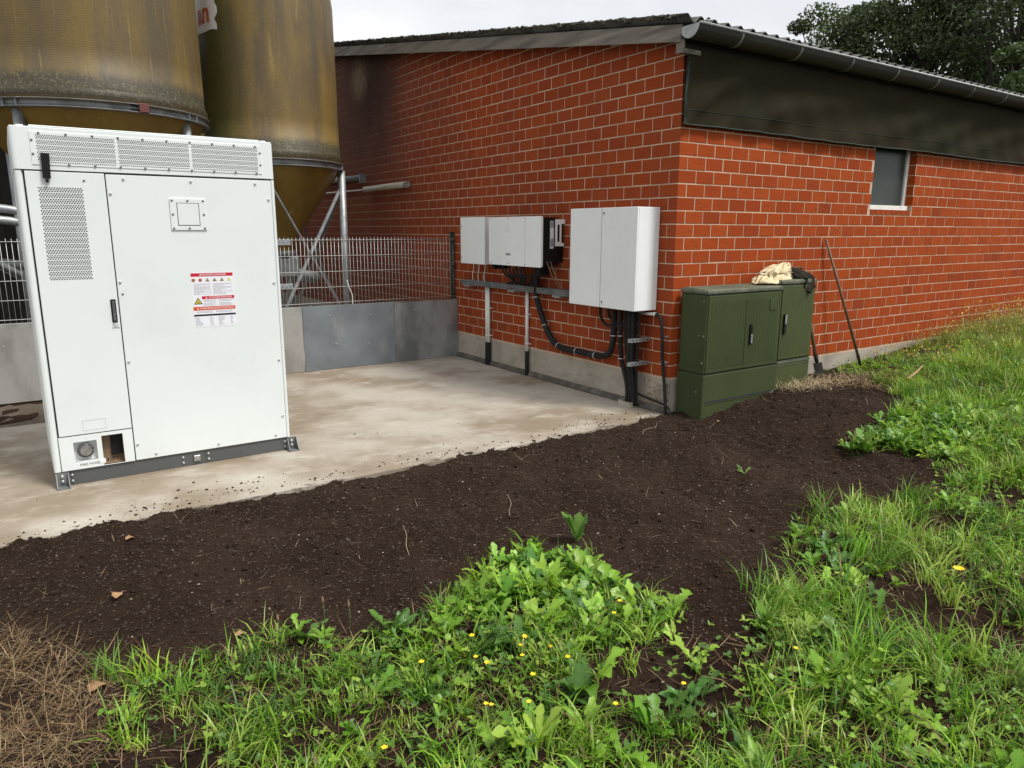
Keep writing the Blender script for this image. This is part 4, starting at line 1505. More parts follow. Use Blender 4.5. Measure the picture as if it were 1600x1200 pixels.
# ------------------------------------------------------------------ mesh fence with metal sheets
FY = 4.20
fen = thing('mesh_fence', 'galvanised wire mesh fence with zinc sheets along its foot between slab and silos', 'fence', (-3.5, FY, SLAB))
bb = MB()
bb.tube([(0, 0, .47), (0, 0, 1.345)], .0031, 5)
VW = bb.mesh('wire', M['wire'])
x = -7.4
while x < -.03:
    if x > -2.75 or x < -4.9:
        put(VW, 'wire', fen, (x, FY, 0), (0, R(random.uniform(-.15, .15)), 0))
    x += .05
for z in (.475, .515, .715, .915, 1.115, 1.315):
    bb = MB()
    bb.tube([(-7.4, FY - .008, z), (-.03, FY - .008, z)], .0042, 5)
    bb.build('rail_wire', M['wire'], fen)
for x in (-.045, -2.56, -5.6):
    bb = MB()
    bb.rbox(x - .022, x + .022, FY + .012, FY + .06, SLAB, 1.42, .004, 1)
    po_ = bb.build('post', M['post'], fen)
    for z in (.55, .93, 1.28):
        bb = MB()
        bb.rbox(x - .026, x + .012, FY - .018, FY + .012, z - .022, z + .022, .003, 1)
        bb.build('wire_clamp', M['post'], po_)
bb = MB()
for i, (x0, x1, mt_, dz) in enumerate(((-7.4, -5.05, 'fibre', 0), (-5.048, -3.2, 'sheet', -.01), (-3.199, -2.29, 'fibre', .0), (-2.283, -1.012, 'sheet', .004), (-1.004, .055 - .06, 'sheet2', -.010))):
    bb = MB()
    bb.rbox(x0, x1, FY - .040 - .005*(i % 2), FY - .032 - .005*(i % 2), SLAB + .004, .478 + dz, .001, 1)
    pa = bb.build('sheet', M[mt_], fen)
    n_ = 2 if x1 - x0 < 1.5 else 3
    for j in range(n_):
        for z in (-.04, .34):
            xx = x0 + (x1 - x0)*(.3 + .42*j/(n_ - 1) if n_ > 1 else .5) + random.uniform(-.05, .05)
            put(SCRB, 'bolt', pa, (xx, FY - .041 - .005*(i % 2), z + random.uniform(-.02, .02)))
for z in (1.29, .745):
    bb = MB()
    bb.rbox(-2.54, -2.375, FY - .022, FY - .013, z - .035, z + .035, .002, 1)
    cl = bb.build('joining_plate', M['galv'], fen)
    for x in (-2.51, -2.46, -2.41):
        put(SCR, 'screw', cl, (x, FY - .022, z + .0))
bb = MB()
bb.tube(spline([(-1.66, FY - .02, .80), (-1.64, FY - .03, .70), (-1.60, FY - .03, .60), (-1.60, FY - .03, .47)], 6), .006, 5)
tag(bb.build('loose_wire', M['plastic_white']), 'short bent pale wire hanging on the mesh in front of the silo leg', 'wire')

# ------------------------------------------------------------------ silos
def silo(lbl, c, r, zr, ztop, legr, a0, mat, sticker=False, zb=None, n_legs=4):
    s_ = thing('feed_silo', lbl, 'silo', (c[0], c[1], SLAB), 'feed silos behind the fence')
    tipz = zr - 1.13*(r/.95)**.9
    rt_ = .17
    bb = MB()
    prof = [(r*1.012, zr + .085), (r*1.02, zr + .10), (r*1.02, zr + .16), (r, zr + .22)]
    zz = zr + .22
    while zz < ztop:
        prof.append((r*(1 - .008*(zz - zr)), zz))
        zz += .4
    prof += [(r*.955, ztop), (r*.93, ztop + .05), (r*.55, ztop + .42), (.26, ztop + .70), (.26, ztop + .78), (.0, ztop + .80)]
    bb.lathe(prof, c, 72)
    tk = bb.build('tank', mat, s_)
    bb = MB()
    bb.lathe([(r*1.01, zr + .086), (r*.985, zr + .01), (r*.95, zr - .06), (rt_ + .03, tipz + .05), (rt_, tipz), (rt_, tipz - .14)], c, 64)
    bb.build('hopper', M['cone'], s_)
    bb = MB()
    ro = r + .045
    bb.lathe([(r*.985, zr + .075), (ro, zr + .075), (ro, zr + .083), (r*.985, zr + .083)], c, 72)
    bb.lathe([(r - .01, zr + .075), (r + .004, zr + .075), (r + .004, zr), (r - .01, zr)], c, 72)
    bb.lathe([(r*.985, zr - .008), (ro, zr - .008), (ro, zr), (r*.985, zr)], c, 72)
    rg = bb.build('ring_beam', M['galv_dark'], s_)
    legs = []
    for i in range(n_legs):
        a = R(a0) + 2*PI*i/n_legs
        p = (c[0] + legr*math.cos(a), c[1] + legr*math.sin(a))
        legs.append(p)
        bb = MB()
        bb.tube([(p[0], p[1], SLAB), (p[0], p[1], zr - .006)], .055, 14)
        bb.rbox(p[0] - .09, p[0] + .09, p[1] - .09, p[1] + .09, SLAB - .012, SLAB + .012, .004, 1)
        bb.build('leg', M['galv'], s_)
        for da in (-.055, .055):
            bb = MB()
            q0 = Vector((c[0] + (r + .002)*math.cos(a + da/r*1.4), c[1] + (r + .002)*math.sin(a + da/r*1.4), 0))
            q1 = Vector((c[0] + (ro - .004)*math.cos(a + da/r*1.4), c[1] + (ro - .004)*math.sin(a + da/r*1.4), 0))
            t_ = Vector((-math.sin(a), math.cos(a), 0))*.004
            bb.add([(q0 + t_)[:2] + (zr + .001,), (q1 + t_)[:2] + (zr + .001,), (q1 + t_)[:2] + (zr + .074,), (q0 + t_)[:2] + (zr + .074,),
                    (q0 - t_)[:2] + (zr + .001,), (q1 - t_)[:2] + (zr + .001,), (q1 - t_)[:2] + (zr + .074,), (q0 - t_)[:2] + (zr + .074,)],
                   [(0, 1, 2, 3), (7, 6, 5, 4), (0, 4, 5, 1), (1, 5, 6, 2), (2, 6, 7, 3), (3, 7, 4, 0)])
            bb.build('stiffener', M['galv_dark'], rg)
    for i in range(n_legs):
        p, q = legs[i], legs[(i + 1) % n_legs]
        for (za, zb_) in ((zr - .28, .15), (.15, zr - .28)):
            bb = MB()
            d = Vector((q[0] - p[0], q[1] - p[1], 0)).normalized()
            nrm = Vector((d.y, -d.x, 0))*(.012 if za > zb_ else -.012)
            A = Vector((p[0], p[1], za)) + d*.05 + nrm
            B_ = Vector((q[0], q[1], zb_)) - d*.05 + nrm
            ax = (B_ - A).normalized()
            sd_ = ax.cross(Vector((d.y, -d.x, 0))).normalized()
            nn = Vector((d.y, -d.x, 0)).normalized()
            w = .018
            # angle section
            pts_ = []
            for E_ in (A, B_):
                for (s1, n1) in ((-w, 0), (w, 0), (w, .03), (w - .005, .03), (w - .005, .005), (-w, .005)):
                    pts_.append(tuple(E_ + sd_*s1 + nn*n1))
            bb.add(pts_, [(0, 1, 2, 3, 4, 5), (11, 10, 9, 8, 7, 6)] + [(k, (k + 1) % 6, 6 + (k + 1) % 6, 6 + k) for k in range(6)])
            bb.build('brace', M['galv'], s_)
    bb = MB()
    bb.lathe([(rt_ + .012, tipz - .06), (rt_ + .05, tipz - .06), (rt_ + .05, tipz - .15), (rt_ + .012, tipz - .15)], c, 24)
    z0 = tipz - .15
    bb.rbox(c[0] - .22, c[0] + .22, c[1] - .2, c[1] + .2, z0 - .30, z0 - .001, .02, 1)
    bb.tube([(c[0] - .2, c[1], z0 - .20), (c[0] - 1.3, c[1] + .3, z0 - .05)], .06, 10)
    bb.tube([(c[0] + .16, c[1] - .16, z0 - .25), (c[0] + .5, c[1] - .1, z0 - .33)], .09, 12)
    bb.build('outlet_boot', M['galv_dark'], s_)
    return s_, tk, rg
S1, T1, G1 = silo('wide amber fibreglass feed silo right behind the white battery cabinet', (-4.22, 5.79), 1.285, 2.735, 7.6, 1.21, -131.9, M['silo_a'])
S2, T2, G2 = silo('slimmer amber feed silo with torn white sticker, nearest the brick gable', (-1.90, 6.18), .935, 2.31, 4.72, .945, -24.0, M['silo_b'], True)
S3, T3, G3 = silo('feed silo mostly hidden, glimpsed in the gap between the two front silos', (-2.75, 10.8), 1.0, 2.5, 5.4, .95, 20, M['silo_a'])
bb = MB()
a = R(-73.2)
q = Vector((-4.22 + 1.335*math.cos(a), 5.79 + 1.335*math.sin(a), 0))
bb.rbox(q.x - .06, q.x + .05, q.y - .012, q.y + .05, 2.728, 2.828, .008, 1)
bb.build('red_splice_plate', M['red_paint'], G1)
bb = MB()
for dz in (.02, .07):
    bb.tube([(q.x - .16, q.y + .03, 2.735 + dz), (q.x - .05, q.y - .02, 2.735 + dz)], .009, 6)
bb.build('splice_bolt', M['iron'], G1)
# torn sticker with the end of a printed name on silo 2
def oncyl(ang, z, off):
    rr = .935*(1 - .008*(z - 2.31)) + off
    return (-1.90 + rr*math.cos(ang), 6.18 + rr*math.sin(ang), z)
V, F = [], []
na, nz2 = 26, 9
a_l, a_r = R(-188), R(-149)
for j in range(nz2 + 1):
    for i in range(na + 1):
        t = i/na
        zb_ = 4.00 + .02*math.sin(t*3) + (.012*math.sin(9*t))
        z = zb_ + (4.62 - zb_)*j/nz2
        ar = a_r + R(1.6)*math.sin(j*2.3) + R(1.0)*math.sin(j*5.1)
        V.append(oncyl(a_l + (ar - a_l)*t, z, .0035))
for j in range(nz2):
    for i in range(na):
        k = j*(na + 1) + i
        F.append((k, k + 1, k + na + 2, k + na + 1))
bb = MB()
bb.add(V, F, True)
stk = bb.build('torn_sticker', M['plastic_white'], T2)
vs, fs = text_geo('an', .36, .035)
bb = MB()
bb.add([oncyl(R(-167.0) + (v[0]*1.0)/.93, 4.235 + v[1]*1.0, .0065) for v in vs], fs)
bb.build('lettering', M['silo_ink'], stk)
# feed pipes left of the cabinet
for i, (z0, z1, lbl) in enumerate(((1.66, 1.61, 'upper grey feed pipe behind the fence at the left edge'), (1.535, 1.485, 'lower grey feed pipe behind the fence at the left edge'))):
    bb = MB()
    bb.tube([(-8.5, 4.98, z0 + .9), (-5.6, 5.0, z0 + .04), (-5.25, 5.0, z0), (-4.6, 5.05, z1 - .06)], .046, 12)
    tag(bb.build('feed_pipe', M['galv']), lbl, 'pipe')
bb = MB()
bb.tube([(-6.3, 5.0, 1.70), (-5.19, 5.0, .93)], .036, 10)
bb.tube([(-6.3, 5.0, 1.64), (-5.19, 5.0, .87)], .010, 6)
tag(bb.build('slanting_pipe', M['galv']), 'thin slanting pale pipe seen through the mesh at the left edge', 'pipe')
# dark shed behind the silos; height and side wall added to shade the gable
sh = thing('timber_shed', 'dark timber shed behind the feed silos, raised and extended to shade the gable', 'shed', (-10, 9, SLAB))
bb = MB()
bb.box(-.1, .1, -.02, .02, SLAB, 4.6)
PLK = bb.mesh('plank', M['shed'])
for i in range(58):
    put(PLK, 'plank', sh, (-15.9 + i*.206, 8.6 + random.uniform(-.008, .008), 0))
for i in range(45):
    put(PLK, 'plank', sh, (-4.04 + random.uniform(-.008, .008), 8.75 + i*.206, 0), (0, 0, PI/2))
bb = MB()
bb.box(-16.0, -4.07, 8.63, 18, SLAB, 4.58)
bb.build('core', M['shed'], sh)
bb = MB()
bb.prism([(8.2, 4.60), (8.2, 4.72), (13.2, 6.1), (18.4, 4.72), (18.4, 4.60), (13.2, 5.98)], 0, -16.6, -3.95)
bb.build('roof', M['roof'], sh)

# ------------------------------------------------------------------ green utility cabinets
def ribs(x0, x1, z0, z1, yf, pitch, mat, nm, par):
    """vertically ribbed door skin: one folded sheet"""
    n_ = int((x1 - x0)/pitch)
    px = []
    for i in range(n_):
        xa = x0 + (x1 - x0)*i/n_
        w = (x1 - x0)/n_
        px += [(xa, 0), (xa + w*.34, 0), (xa + w*.46, -.0024), (xa + w*.86, -.0024)]
    px.append((x1, 0))
    V, F = [], []
    for z in (z0, z1):
        for (x, dy) in px:
            V.append((x, yf + dy, z))
    k = len(px)
    for i in range(k - 1):
        F.append((i, i + 1, k + i + 1, k + i))
    bb_ = MB()
    bb_.add(V, F)
    return bb_.build(nm, mat, par)
def green(lbl, x0, x1, y0, y1, zb, zs, zt, mat, slot, pitch):
    g_ = thing('utility_cabinet', lbl, 'utility cabinet', ((x0 + x1)/2, (y0 + y1)/2, zb), None)
    bb = MB()
    bb.rbox(x0, x1, y0, y1, zs + .006, zt - .045, .012, 2)
    bd_ = bb.build('housing', mat, g_)
    bb = MB()
    bb.rbox(x0 - .003, x1 + .003, y0 - .003, y1 + .003, zb - .25, zs, .012, 2)
    base_ = bb.build('base', mat, g_)
    bb = MB()
    bb.box(x0 + .01, x1 - .01, y0 + .008, y1 - .008, zs - .005, zs + .01)
    bb.build('base_joint', M['seam'], g_)
    bb = MB()
    zc = zt - .035
    bb.add([(x0 - .008, y0 - .014, zc), (x1 + .008, y0 - .014, zc), (x1 + .008, y1 + .008, zc), (x0 - .008, y1 + .008, zc),
            (x0 - .008, y0 - .014, zt - .012), (x1 + .008, y0 - .014, zt - .012), (x1 + .008, y1 + .008, zt - .012), (x0 - .008, y1 + .008, zt - .012),
            (x0 + .006, y0 + .006, zt + .004), (x1 - .006, y0 + .006, zt + .004), (x1 - .006, y1 - .006, zt + .012), (x0 + .006, y1 - .006, zt + .012)],
           [(3, 2, 1, 0), (0, 1, 5, 4), (1, 2, 6, 5), (2, 3, 7, 6), (3, 0, 4, 7), (4, 5, 9, 8), (5, 6, 10, 9), (6, 7, 11, 10), (7, 4, 8, 11), (8, 9, 10, 11)])
    bb.build('lid', M['green_top'], g_)
    bb = MB()
    bb.box(x0 + .006, x1 - .006, y0 + .006, y1 - .006, zt - .048, zt - .034)
    bb.build('lid_gap', M['seam'], g_)
    bb = MB()
    bb.rbox(x0 + .016, x1 - .012, y0 - .010, y0 - .0005, zs + .016, zt - .055, .004, 1)
    dr = bb.build('door', mat, g_)
    ribs(x0 + .05, x1 - .06, zs + .06, zt - .12, y0 - .0108, pitch, mat, 'ribbed_skin', dr)
    return g_, dr, base_
G1c, G1d, G1b = green('wider dark green utility cabinet standing at the barn corner', .080, 1.195, -.365, -.045, -.40, .083, .895, M['green'], True, .024)
G2c, G2d, G2b = green('narrower and taller olive green utility cabinet beside the wider one', 1.215, 1.795, -.345, -.045, -.30, .105, .945, M['green2'], False, .030)
bb = MB()
bb.box(.125, 1.16, -.3705, -.3675, -.203, -.181)
bb.build('slot', M['seam'], G1b)
bb = MB()
bb.box(.12, 1.165, -.3725, -.3686, -.210, -.2035)
bb.build('slot_lip', M['green'], G1b)
bb = MB()
bb.box(1.225, 1.79, -.3545, -.3475, .075, .10)
bb.box(1.225, 1.79, -.3525, -.3475, .05, .058)
bb.build('base_ledge', M['green_top'], G2b)
bb = MB()
bb.box(.64, .66, -.3835, -.3775, .15, .78)
bb.build('door_split', M['green'], G1d)
bb = MB()
bb.rbox(1.0, 1.11, -.3845, -.3765, .66, .77, .002, 1)
bb.build('blank_plate', M['green'], G1d)
def handle(par, x, z0, z1, y, flip):
    bb_ = MB()
    bb_.rbox(x - .017, x + .017, y - .020, y, z0, z1, .006, 2)
    h_ = bb_.build('handle', M['black'], par)
    bb_ = MB()
    if flip:
        bb_.rbox(x - .013, x + .013, y - .028, y - .0205, (z0 + z1)/2 + .0, z1 - .008, .004, 1)
        bb_.build('handle_grip', M['galv'], h_)
    else:
        bb_.rbox(x - .012, x + .012, y - .028, y - .0205, z0 + .012, (z0 + z1)/2 - .0, .004, 1)
        bb_.build('handle_grip', M['galv'], h_)
handle(G1d, .722, .335, .535, -.376, False)
handle(G2d, 1.285, .39, .60, -.356, True)
for (y, z) in ((-.33, .79), (-.345, .46), (-.29, .46), (-.34, .20), (-.29, -.09)):
    bb = MB()
    bb.tube([(.080, y, z), (.072, y, z)], .008, 8)
    bb.build('rivet', M['chip'], G1c)

# ------------------------------------------------------------------ things on and beside the green cabinets
def blob(nm, mat, rings, n=56, fold=(9, .02), seed=1, flat_=1.0):
    """rings: (cx, cy, z, rx, ry, foldamp)"""
    rr = random.Random(seed)
    ph = [rr.uniform(0, 6.28) for _ in range(6)]
    V, F = [], []
    for k, (cx, cy, z, rx, ry, fa) in enumerate(rings):
        for j in range(n):
            a = 2*PI*j/n
            f = 1 + fa*(1.6*(1 - 2*abs(math.sin(fold[0]*.5*a + ph[0] + .12*k + .5*math.sin(2*a)))) + .7*math.sin((fold[0] + 4)*a + ph[1] - .4*k) + .6*math.sin(3*a + ph[2] + .6*k))
            zz = z + fold[1]*math.sin(5*a + ph[3] + k)*min(1, k) + .35*fold[1]*math.sin(11*a + ph[4])*min(1, k)
            V.append((cx + rx*f*math.cos(a), cy + ry*f*math.sin(a), zz))
    for k in range(len(rings) - 1):
        for j in range(n):
            F.append((k*n + j, k*n + (j + 1) % n, (k + 1)*n + (j + 1) % n, (k + 1)*n + j))
    F.append(tuple(range(n))[::-1])
    F.append(tuple((len(rings) - 1)*n + j for j in range(n)))
    b_ = MB()
    b_.add(V, F, True)
    return b_.build(nm, mat)
sk = blob('cloth_sack', M['cream'], [(1.25, -.22, .918, .305, .120, .05), (1.25, -.22, .932, .300, .118, .07), (1.27, -.215, .958, .250, .100, .095), (1.29, -.21, .985, .215, .085, .10), (1.30, -.205, 1.000, .200, .075, .09), (1.29, -.205, 1.014, .215, .082, .07), (1.30, -.205, 1.032, .225, .085, .08), (1.33, -.205, 1.052, .190, .070, .10), (1.38, -.205, 1.070, .125, .050, .12), (1.42, -.205, 1.078, .04, .025, .05)], fold=(15, .016), seed=4, n=110)
rj = random.Random(3)
for v in sk.data.vertices:
    c_ = v.co
    if c_.z > .925:
        q = math.sin(c_.x*61 + 2*math.sin(c_.z*90))*math.sin(c_.x*23 - c_.z*140 + c_.y*40)
        v.co = (c_.x + rj.uniform(-.003, .003), c_.y + .012*q, c_.z + .010*q + .10*(c_.x - 1.27)*max(0, c_.z - .97)/.1 + rj.uniform(-.002, .002))
tag(sk, 'crumpled cream cloth sack gathered at the middle lying on the green cabinets', 'sack')
jk = blob('dark_cloth', M['jacket'], [(1.64, -.22, .948, .19, .13, .06), (1.64, -.22, .966, .20, .135, .08), (1.63, -.21, .990, .18, .12, .09), (1.60, -.2, 1.012, .145, .09, .10), (1.56, -.19, 1.032, .09, .06, .09), (1.54, -.19, 1.040, .02, .02, .1)], fold=(11, .016), seed=9, n=80)
tag(jk, 'dark crumpled garment draped over the right end of the taller green cabinet', 'garment')
bb = MB()
V, F = [], []
for i in range(13):
    t = i/12
    for j in range(11):
        s_ = j/10
        x = 1.60 + .17*s_ - .02*t + .03*t*(s_ - .5)
        y = -.34 - .03*math.sin(t*PI*.5) - .016*math.sin(s_*9 + t*4) - .012*math.sin(s_*19)
        z = .965 - .15*t*(1 - .35*abs(s_ - .6)*2) - .025*math.sin(s_*PI)*t
        V.append((x, y, z))
for i in range(12):
    for j in range(10):
        k = i*11 + j
        F.append((k, k + 1, k + 12, k + 11))
bb.add(V, F, True)
bb.build('hanging_sleeve', M['jacket'], jk)
bb = MB()
bb.rbox(1.605, 1.745, -.20, -.175, 1.048, 1.068, .006, 1)
bb.tube([(1.665, -.188, 1.048), (1.66, -.188, 1.0)], .014, 8)
bb.tube([(1.735, -.188, 1.06), (1.765, -.19, 1.045)], [.017, .012], 8)
tag(bb.build('tap_tool', M['brass']), 'small tarnished metal tool with a crosswise head lying on the dark garment', 'tool')
# long handled tool against the eave wall
hoe = thing('long_handled_tool', 'long wooden handled garden tool leaning against the eave wall', 'garden tool', (2.85, -.28, -.12))
A, B_ = Vector((2.40, -.03, 1.35)), Vector((2.895, -.27, -.02))
bb = MB()
bb.tube([A, A.lerp(B_, .5) + Vector((.006, 0, 0)), B_], [.0135, .0165, .0165], 9)
bb.build('handle', M['shaft'], hoe)
dd = (B_ - A).normalized()
bb = MB()
bb.tube([B_ - dd*.02, B_ + dd*.11], [.021, .014], 9)
E_ = B_ + dd*.11
bb.tube(spline([E_, E_ + dd*.04, E_ + dd*.06 + Vector((-.02, -.03, 0)), E_ + dd*.05 + Vector((-.03, -.08, -.01))], 4), .009, 6)
bb.rbox(E_.x - .11, E_.x + .05, E_.y - .11, E_.y - .10, E_.z - .14, E_.z - .03, .003, 1)
bb.build('iron_head', M['iron'], hoe)
# spade
spd = thing('spade', 'spade with wooden shaft and black blade beside the olive green cabinet', 'spade', (2.17, -.22, -.2))
A, B_ = Vector((2.10, -.03, .78)), Vector((2.165, -.19, .02))
bb = MB()
bb.tube([A, B_], [.017, .021], 9)
bb.tube([A + Vector((-.05, 0, .01)), A + Vector((.05, 0, .01))], .015, 8)
bb.build('shaft', M['shaft'], spd)
bb = MB()
bb.tube([B_ + Vector((0, .01, .05)), B_ + Vector((.004, -.02, -.06))], [.026, .02], 8)
V, F = [], []
for i in range(7):
    t = i/6
    w = .085*(1 - .5*max(0, t - .6)/.4)
    for j in range(7):
        s_ = (j/6 - .5)*2
        V.append((2.17 + s_*w + .03*t, -.205 - .05*t - .02*(1 - s_*s_) - .004, -.02 - .22*t))
for i in range(6):
    for j in range(6):
        k = i*7 + j
        F.append((k, k + 1, k + 8, k + 7))
bb.add(V, F, True)
bb.build('blade', M['iron'], spd)
bb = MB()
bb.tube([(2.47, -1.08, -.10), (2.80, -1.0, -.075), (3.06, -.93, -.045)], [.016, .014, .010], 7)
tag(bb.build('stick', M['stick']), 'pale bare stick lying on the earth where the grass begins', 'stick')

# ------------------------------------------------------------------ loose earth, chips, straw
def scatter_lumps(name, mat, pts, rad, flat_=.7):
    ico = np.array([(0, 0, 1), (.89, 0, .45), (.28, .85, .45), (-.72, .53, .45), (-.72, -.53, .45), (.28, -.85, .45), (.72, .53, -.45), (-.28, .85, -.45), (-.89, 0, -.45), (-.28, -.85, -.45), (.72, -.53, -.45), (0, 0, -1)])
    fc = np.array([(0, 1, 2), (0, 2, 3), (0, 3, 4), (0, 4, 5), (0, 5, 1), (1, 6, 2), (2, 7, 3), (3, 8, 4), (4, 9, 5), (5, 10, 1), (6, 7, 2), (7, 8, 3), (8, 9, 4), (9, 10, 5), (10, 6, 1), (11, 7, 6), (11, 8, 7), (11, 9, 8), (11, 10, 9), (11, 6, 10)])
    n_ = len(pts)
    jit = rng.uniform(.65, 1.3, (n_, 12, 3))
    sc = np.stack([rng.uniform(.7, 1.4, n_), rng.uniform(.7, 1.4, n_), np.full(n_, flat_)], -1)
    V = pts[:, None, :] + ico[None]*jit*sc[:, None, :]*rad[:, None, None]
    T = (fc[None] + (np.arange(n_)*12)[:, None, None]).reshape(-1, 3)
    return fast_mesh(name, V.reshape(-1, 3), T, mat)
n_ = 6500
px = rng.uniform(-6.6, 3.0, n_)
py = -rng.uniform(0, 1, n_)**1.2*3.4
rd = .003 + .013*rng.random(n_)**5
pz = gz(px, py) + rd*.3
stuff(scatter_lumps('soil_clods', M['crumb'], np.stack([px, py, pz], -1), rd), 'dark soil crumbs and clods over the fresh earth bed', 'soil')
n_ = 1600
px = rng.uniform(-6.6, -.05, n_)
cl_ = .25 + .75*np.exp(-((px + 4.3)/.75)**2) + .8*np.exp(-((px + .75)/.6)**2) + .35*np.exp(-((px + 2.6)/.5)**2)
py = .02 + np.abs(rng.normal(0, .13, n_))*(cl_)*1.5
keep = rng.random(n_) < cl_
px, py = px[keep], py[keep]
far_ = rng.random(len(px)) < .04
py = np.where(far_, rng.uniform(.1, 1.3, len(px)), py)
ok = ~((px < -3.4) & (px > -5.25) & (py > .78))
px, py = px[ok], py[ok]
rd = .0016 + .0075*rng.random(len(px))**4
stuff(scatter_lumps('slab_crumbs', M['crumb'], np.stack([px, py, SLAB + rd*.4], -1), rd), 'dark earth crumbs spilled over the edge of the concrete slab', 'soil')
def granules(n_):
    x = rng.uniform(-6.7, 3.0, n_)
    y = .03 - rng.uniform(0, 1, n_)*3.5
    k_ = ~(inpoly(x, y, GRASS) & (pdist(x, y, GRASS) > .25)) & (np.hypot(x - CAM[0], y - CAM[1]) > 2.2)
    x, y = x[k_], y[k_]
    n_ = len(x)
    r = .0026 + .0075*rng.random(n_)**3
    o = np.array([(1, 0, 0), (0, 1, 0), (-1, 0, 0), (0, -1, 0), (0, 0, .8)])
    a = rng.uniform(0, 6.28, n_)
    ca, sa = np.cos(a)[:, None], np.sin(a)[:, None]
    q = o[None]*rng.uniform(.6, 1.4, (n_, 5, 3))
    V = np.stack([q[..., 0]*ca - q[..., 1]*sa, q[..., 0]*sa + q[..., 1]*ca, q[..., 2]], -1)*r[:, None, None]
    V += np.stack([x, y, gz(x, y) + r*.1], -1)[:, None, :]
    f = np.array([(0, 1, 4), (1, 2, 4), (2, 3, 4), (3, 0, 4)])
    T = (f[None] + (np.arange(n_)*5)[:, None, None]).reshape(-1, 3)
    c = np.array([[0.036, 0.0228, 0.0158]])*rng.uniform(.55, 1.6, (n_, 1))
    c[rng.random(n_) < .03] = (0.085, 0.058, 0.04)
    return V.reshape(-1, 3), T, np.repeat(c, 5, 0)
V, T, C = granules(104000)
stuff(fast_mesh('soil_granules', V, T, M['granule'], C), 'fine loose soil granules covering the earth bed', 'soil')
n_ = 1500
px = rng.uniform(-6.6, 2.6, n_)
py = -rng.uniform(0.02, 3.4, n_)
rd = .002 + .006*rng.random(n_)**3
stuff(scatter_lumps('pale_chips', M['chip'], np.stack([px, py, gz(px, py) + rd*.5], -1), rd, .4), 'tiny pale wood and stone chips scattered in the earth bed', 'chips')

# ------------------------------------------------------------------ vegetation
def blades(P0, az, ln, wd, lean, curl, colr, S=4, tipdark=None):
    """curved tapering blades; arrays of length n"""
    n_ = len(az)
    dirx, diry = np.cos(az), np.sin(az)
    t = np.linspace(0, 1, S + 1)
    ang = lean[:, None] + curl[:, None]*t[None]          # angle from vertical
    seg = ln[:, None]/S
    dh = np.sin(ang[:, :-1])*seg
    dz = np.cos(ang[:, :-1])*seg
    h = np.concatenate([np.zeros((n_, 1)), np.cumsum(dh, 1)], 1)
    z = np.concatenate([np.zeros((n_, 1)), np.cumsum(dz, 1)], 1)
    w = wd[:, None]*np.clip(1.0 - t[None]**2.2, 0.0, 1)*np.where(t[None] < .05, .7, 1)
    cx = P0[:, 0, None] + dirx[:, None]*h
    cy = P0[:, 1, None] + diry[:, None]*h
    cz = P0[:, 2, None] + z
    tw = rng.normal(0, .5, n_)
    sx, sy = -np.sin(az + tw), np.cos(az + tw)
    L_ = np.stack([cx + sx[:, None]*w, cy + sy[:, None]*w, cz], -1)
    R_ = np.stack([cx - sx[:, None]*w, cy - sy[:, None]*w, cz], -1)
    V = np.empty((n_, 2*S + 1, 3))
    V[:, 0:2*S:2] = L_[:, :S]
    V[:, 1:2*S:2] = R_[:, :S]
    V[:, 2*S] = L_[:, S]
    fc = []
    for i in range(S - 1):
        a = 2*i
        fc += [(a, a + 1, a + 3), (a, a + 3, a + 2)]
    fc.append((2*S - 2, 2*S - 1, 2*S))
    fc = np.array(fc)
    T = (fc[None] + (np.arange(n_)*(2*S + 1))[:, None, None]).reshape(-1, 3)
    c = np.repeat(colr[:, None, :], 2*S + 1, 1)
    return V.reshape(-1, 3), T, c.reshape(-1, 3)

PROF = {'dandelion': [.10, .30, .22, .55, .38, .80, .55, .95, .62, .15], 'dock': [.10, .55, .85, 1.0, 1.0, .95, .85, .65, .40, .05], 'clover': [.25, 1.0, .95, .3]}
def leaves(P0, az, ln, wd, lean, curl, colr, prof, fold=.35):
    n_ = len(az)
    pw_ = np.array(prof)
    S = len(pw_) - 1
    t = np.linspace(0, 1, S + 1)
    ang = lean[:, None] + curl[:, None]*t[None]
    seg = ln[:, None]/S
    h = np.concatenate([np.zeros((n_, 1)), np.cumsum(np.sin(ang[:, :-1])*seg, 1)], 1)
    z = np.concatenate([np.zeros((n_, 1)), np.cumsum(np.cos(ang[:, :-1])*seg, 1)], 1)
    dx, dy = np.cos(az)[:, None], np.sin(az)[:, None]
    cx, cy, cz = P0[:, 0, None] + dx*h, P0[:, 1, None] + dy*h, P0[:, 2, None] + z
    w = wd[:, None]*pw_[None]*rng.uniform(.65, 1.3, (n_, S + 1))
    w2 = wd[:, None]*pw_[None]*rng.uniform(.65, 1.3, (n_, S + 1))
    up = w*fold + rng.normal(0, .28, (n_, S + 1))*w
    az = az + rng.normal(0, .05, n_)
    roll_ = rng.normal(0, .22, n_)[:, None]
    Lp = np.stack([cx - dy*w, cy + dx*w, cz + up + roll_*w], -1)
    Rp = np.stack([cx + dy*w2, cy - dx*w2, cz + up - roll_*w2], -1)
    Cp = np.stack([cx, cy, cz], -1)
    V = np.stack([Lp, Cp, Rp], 2).reshape(n_, -1, 3)
    fc = []
    for i in range(S):
        a = 3*i
        fc += [(a, a + 1, a + 4), (a, a + 4, a + 3), (a + 1, a + 2, a + 5), (a + 1, a + 5, a + 4)]
    fc = np.array(fc)
    T = (fc[None] + (np.arange(n_)*3*(S + 1))[:, None, None]).reshape(-1, 3)
    c = np.repeat(colr[:, None, :], 3*(S + 1), 1)*np.tile(np.array([1, 1.18, 1]), S + 1)[None, :, None]
    return V.reshape(-1, 3), T, c.reshape(-1, 3)

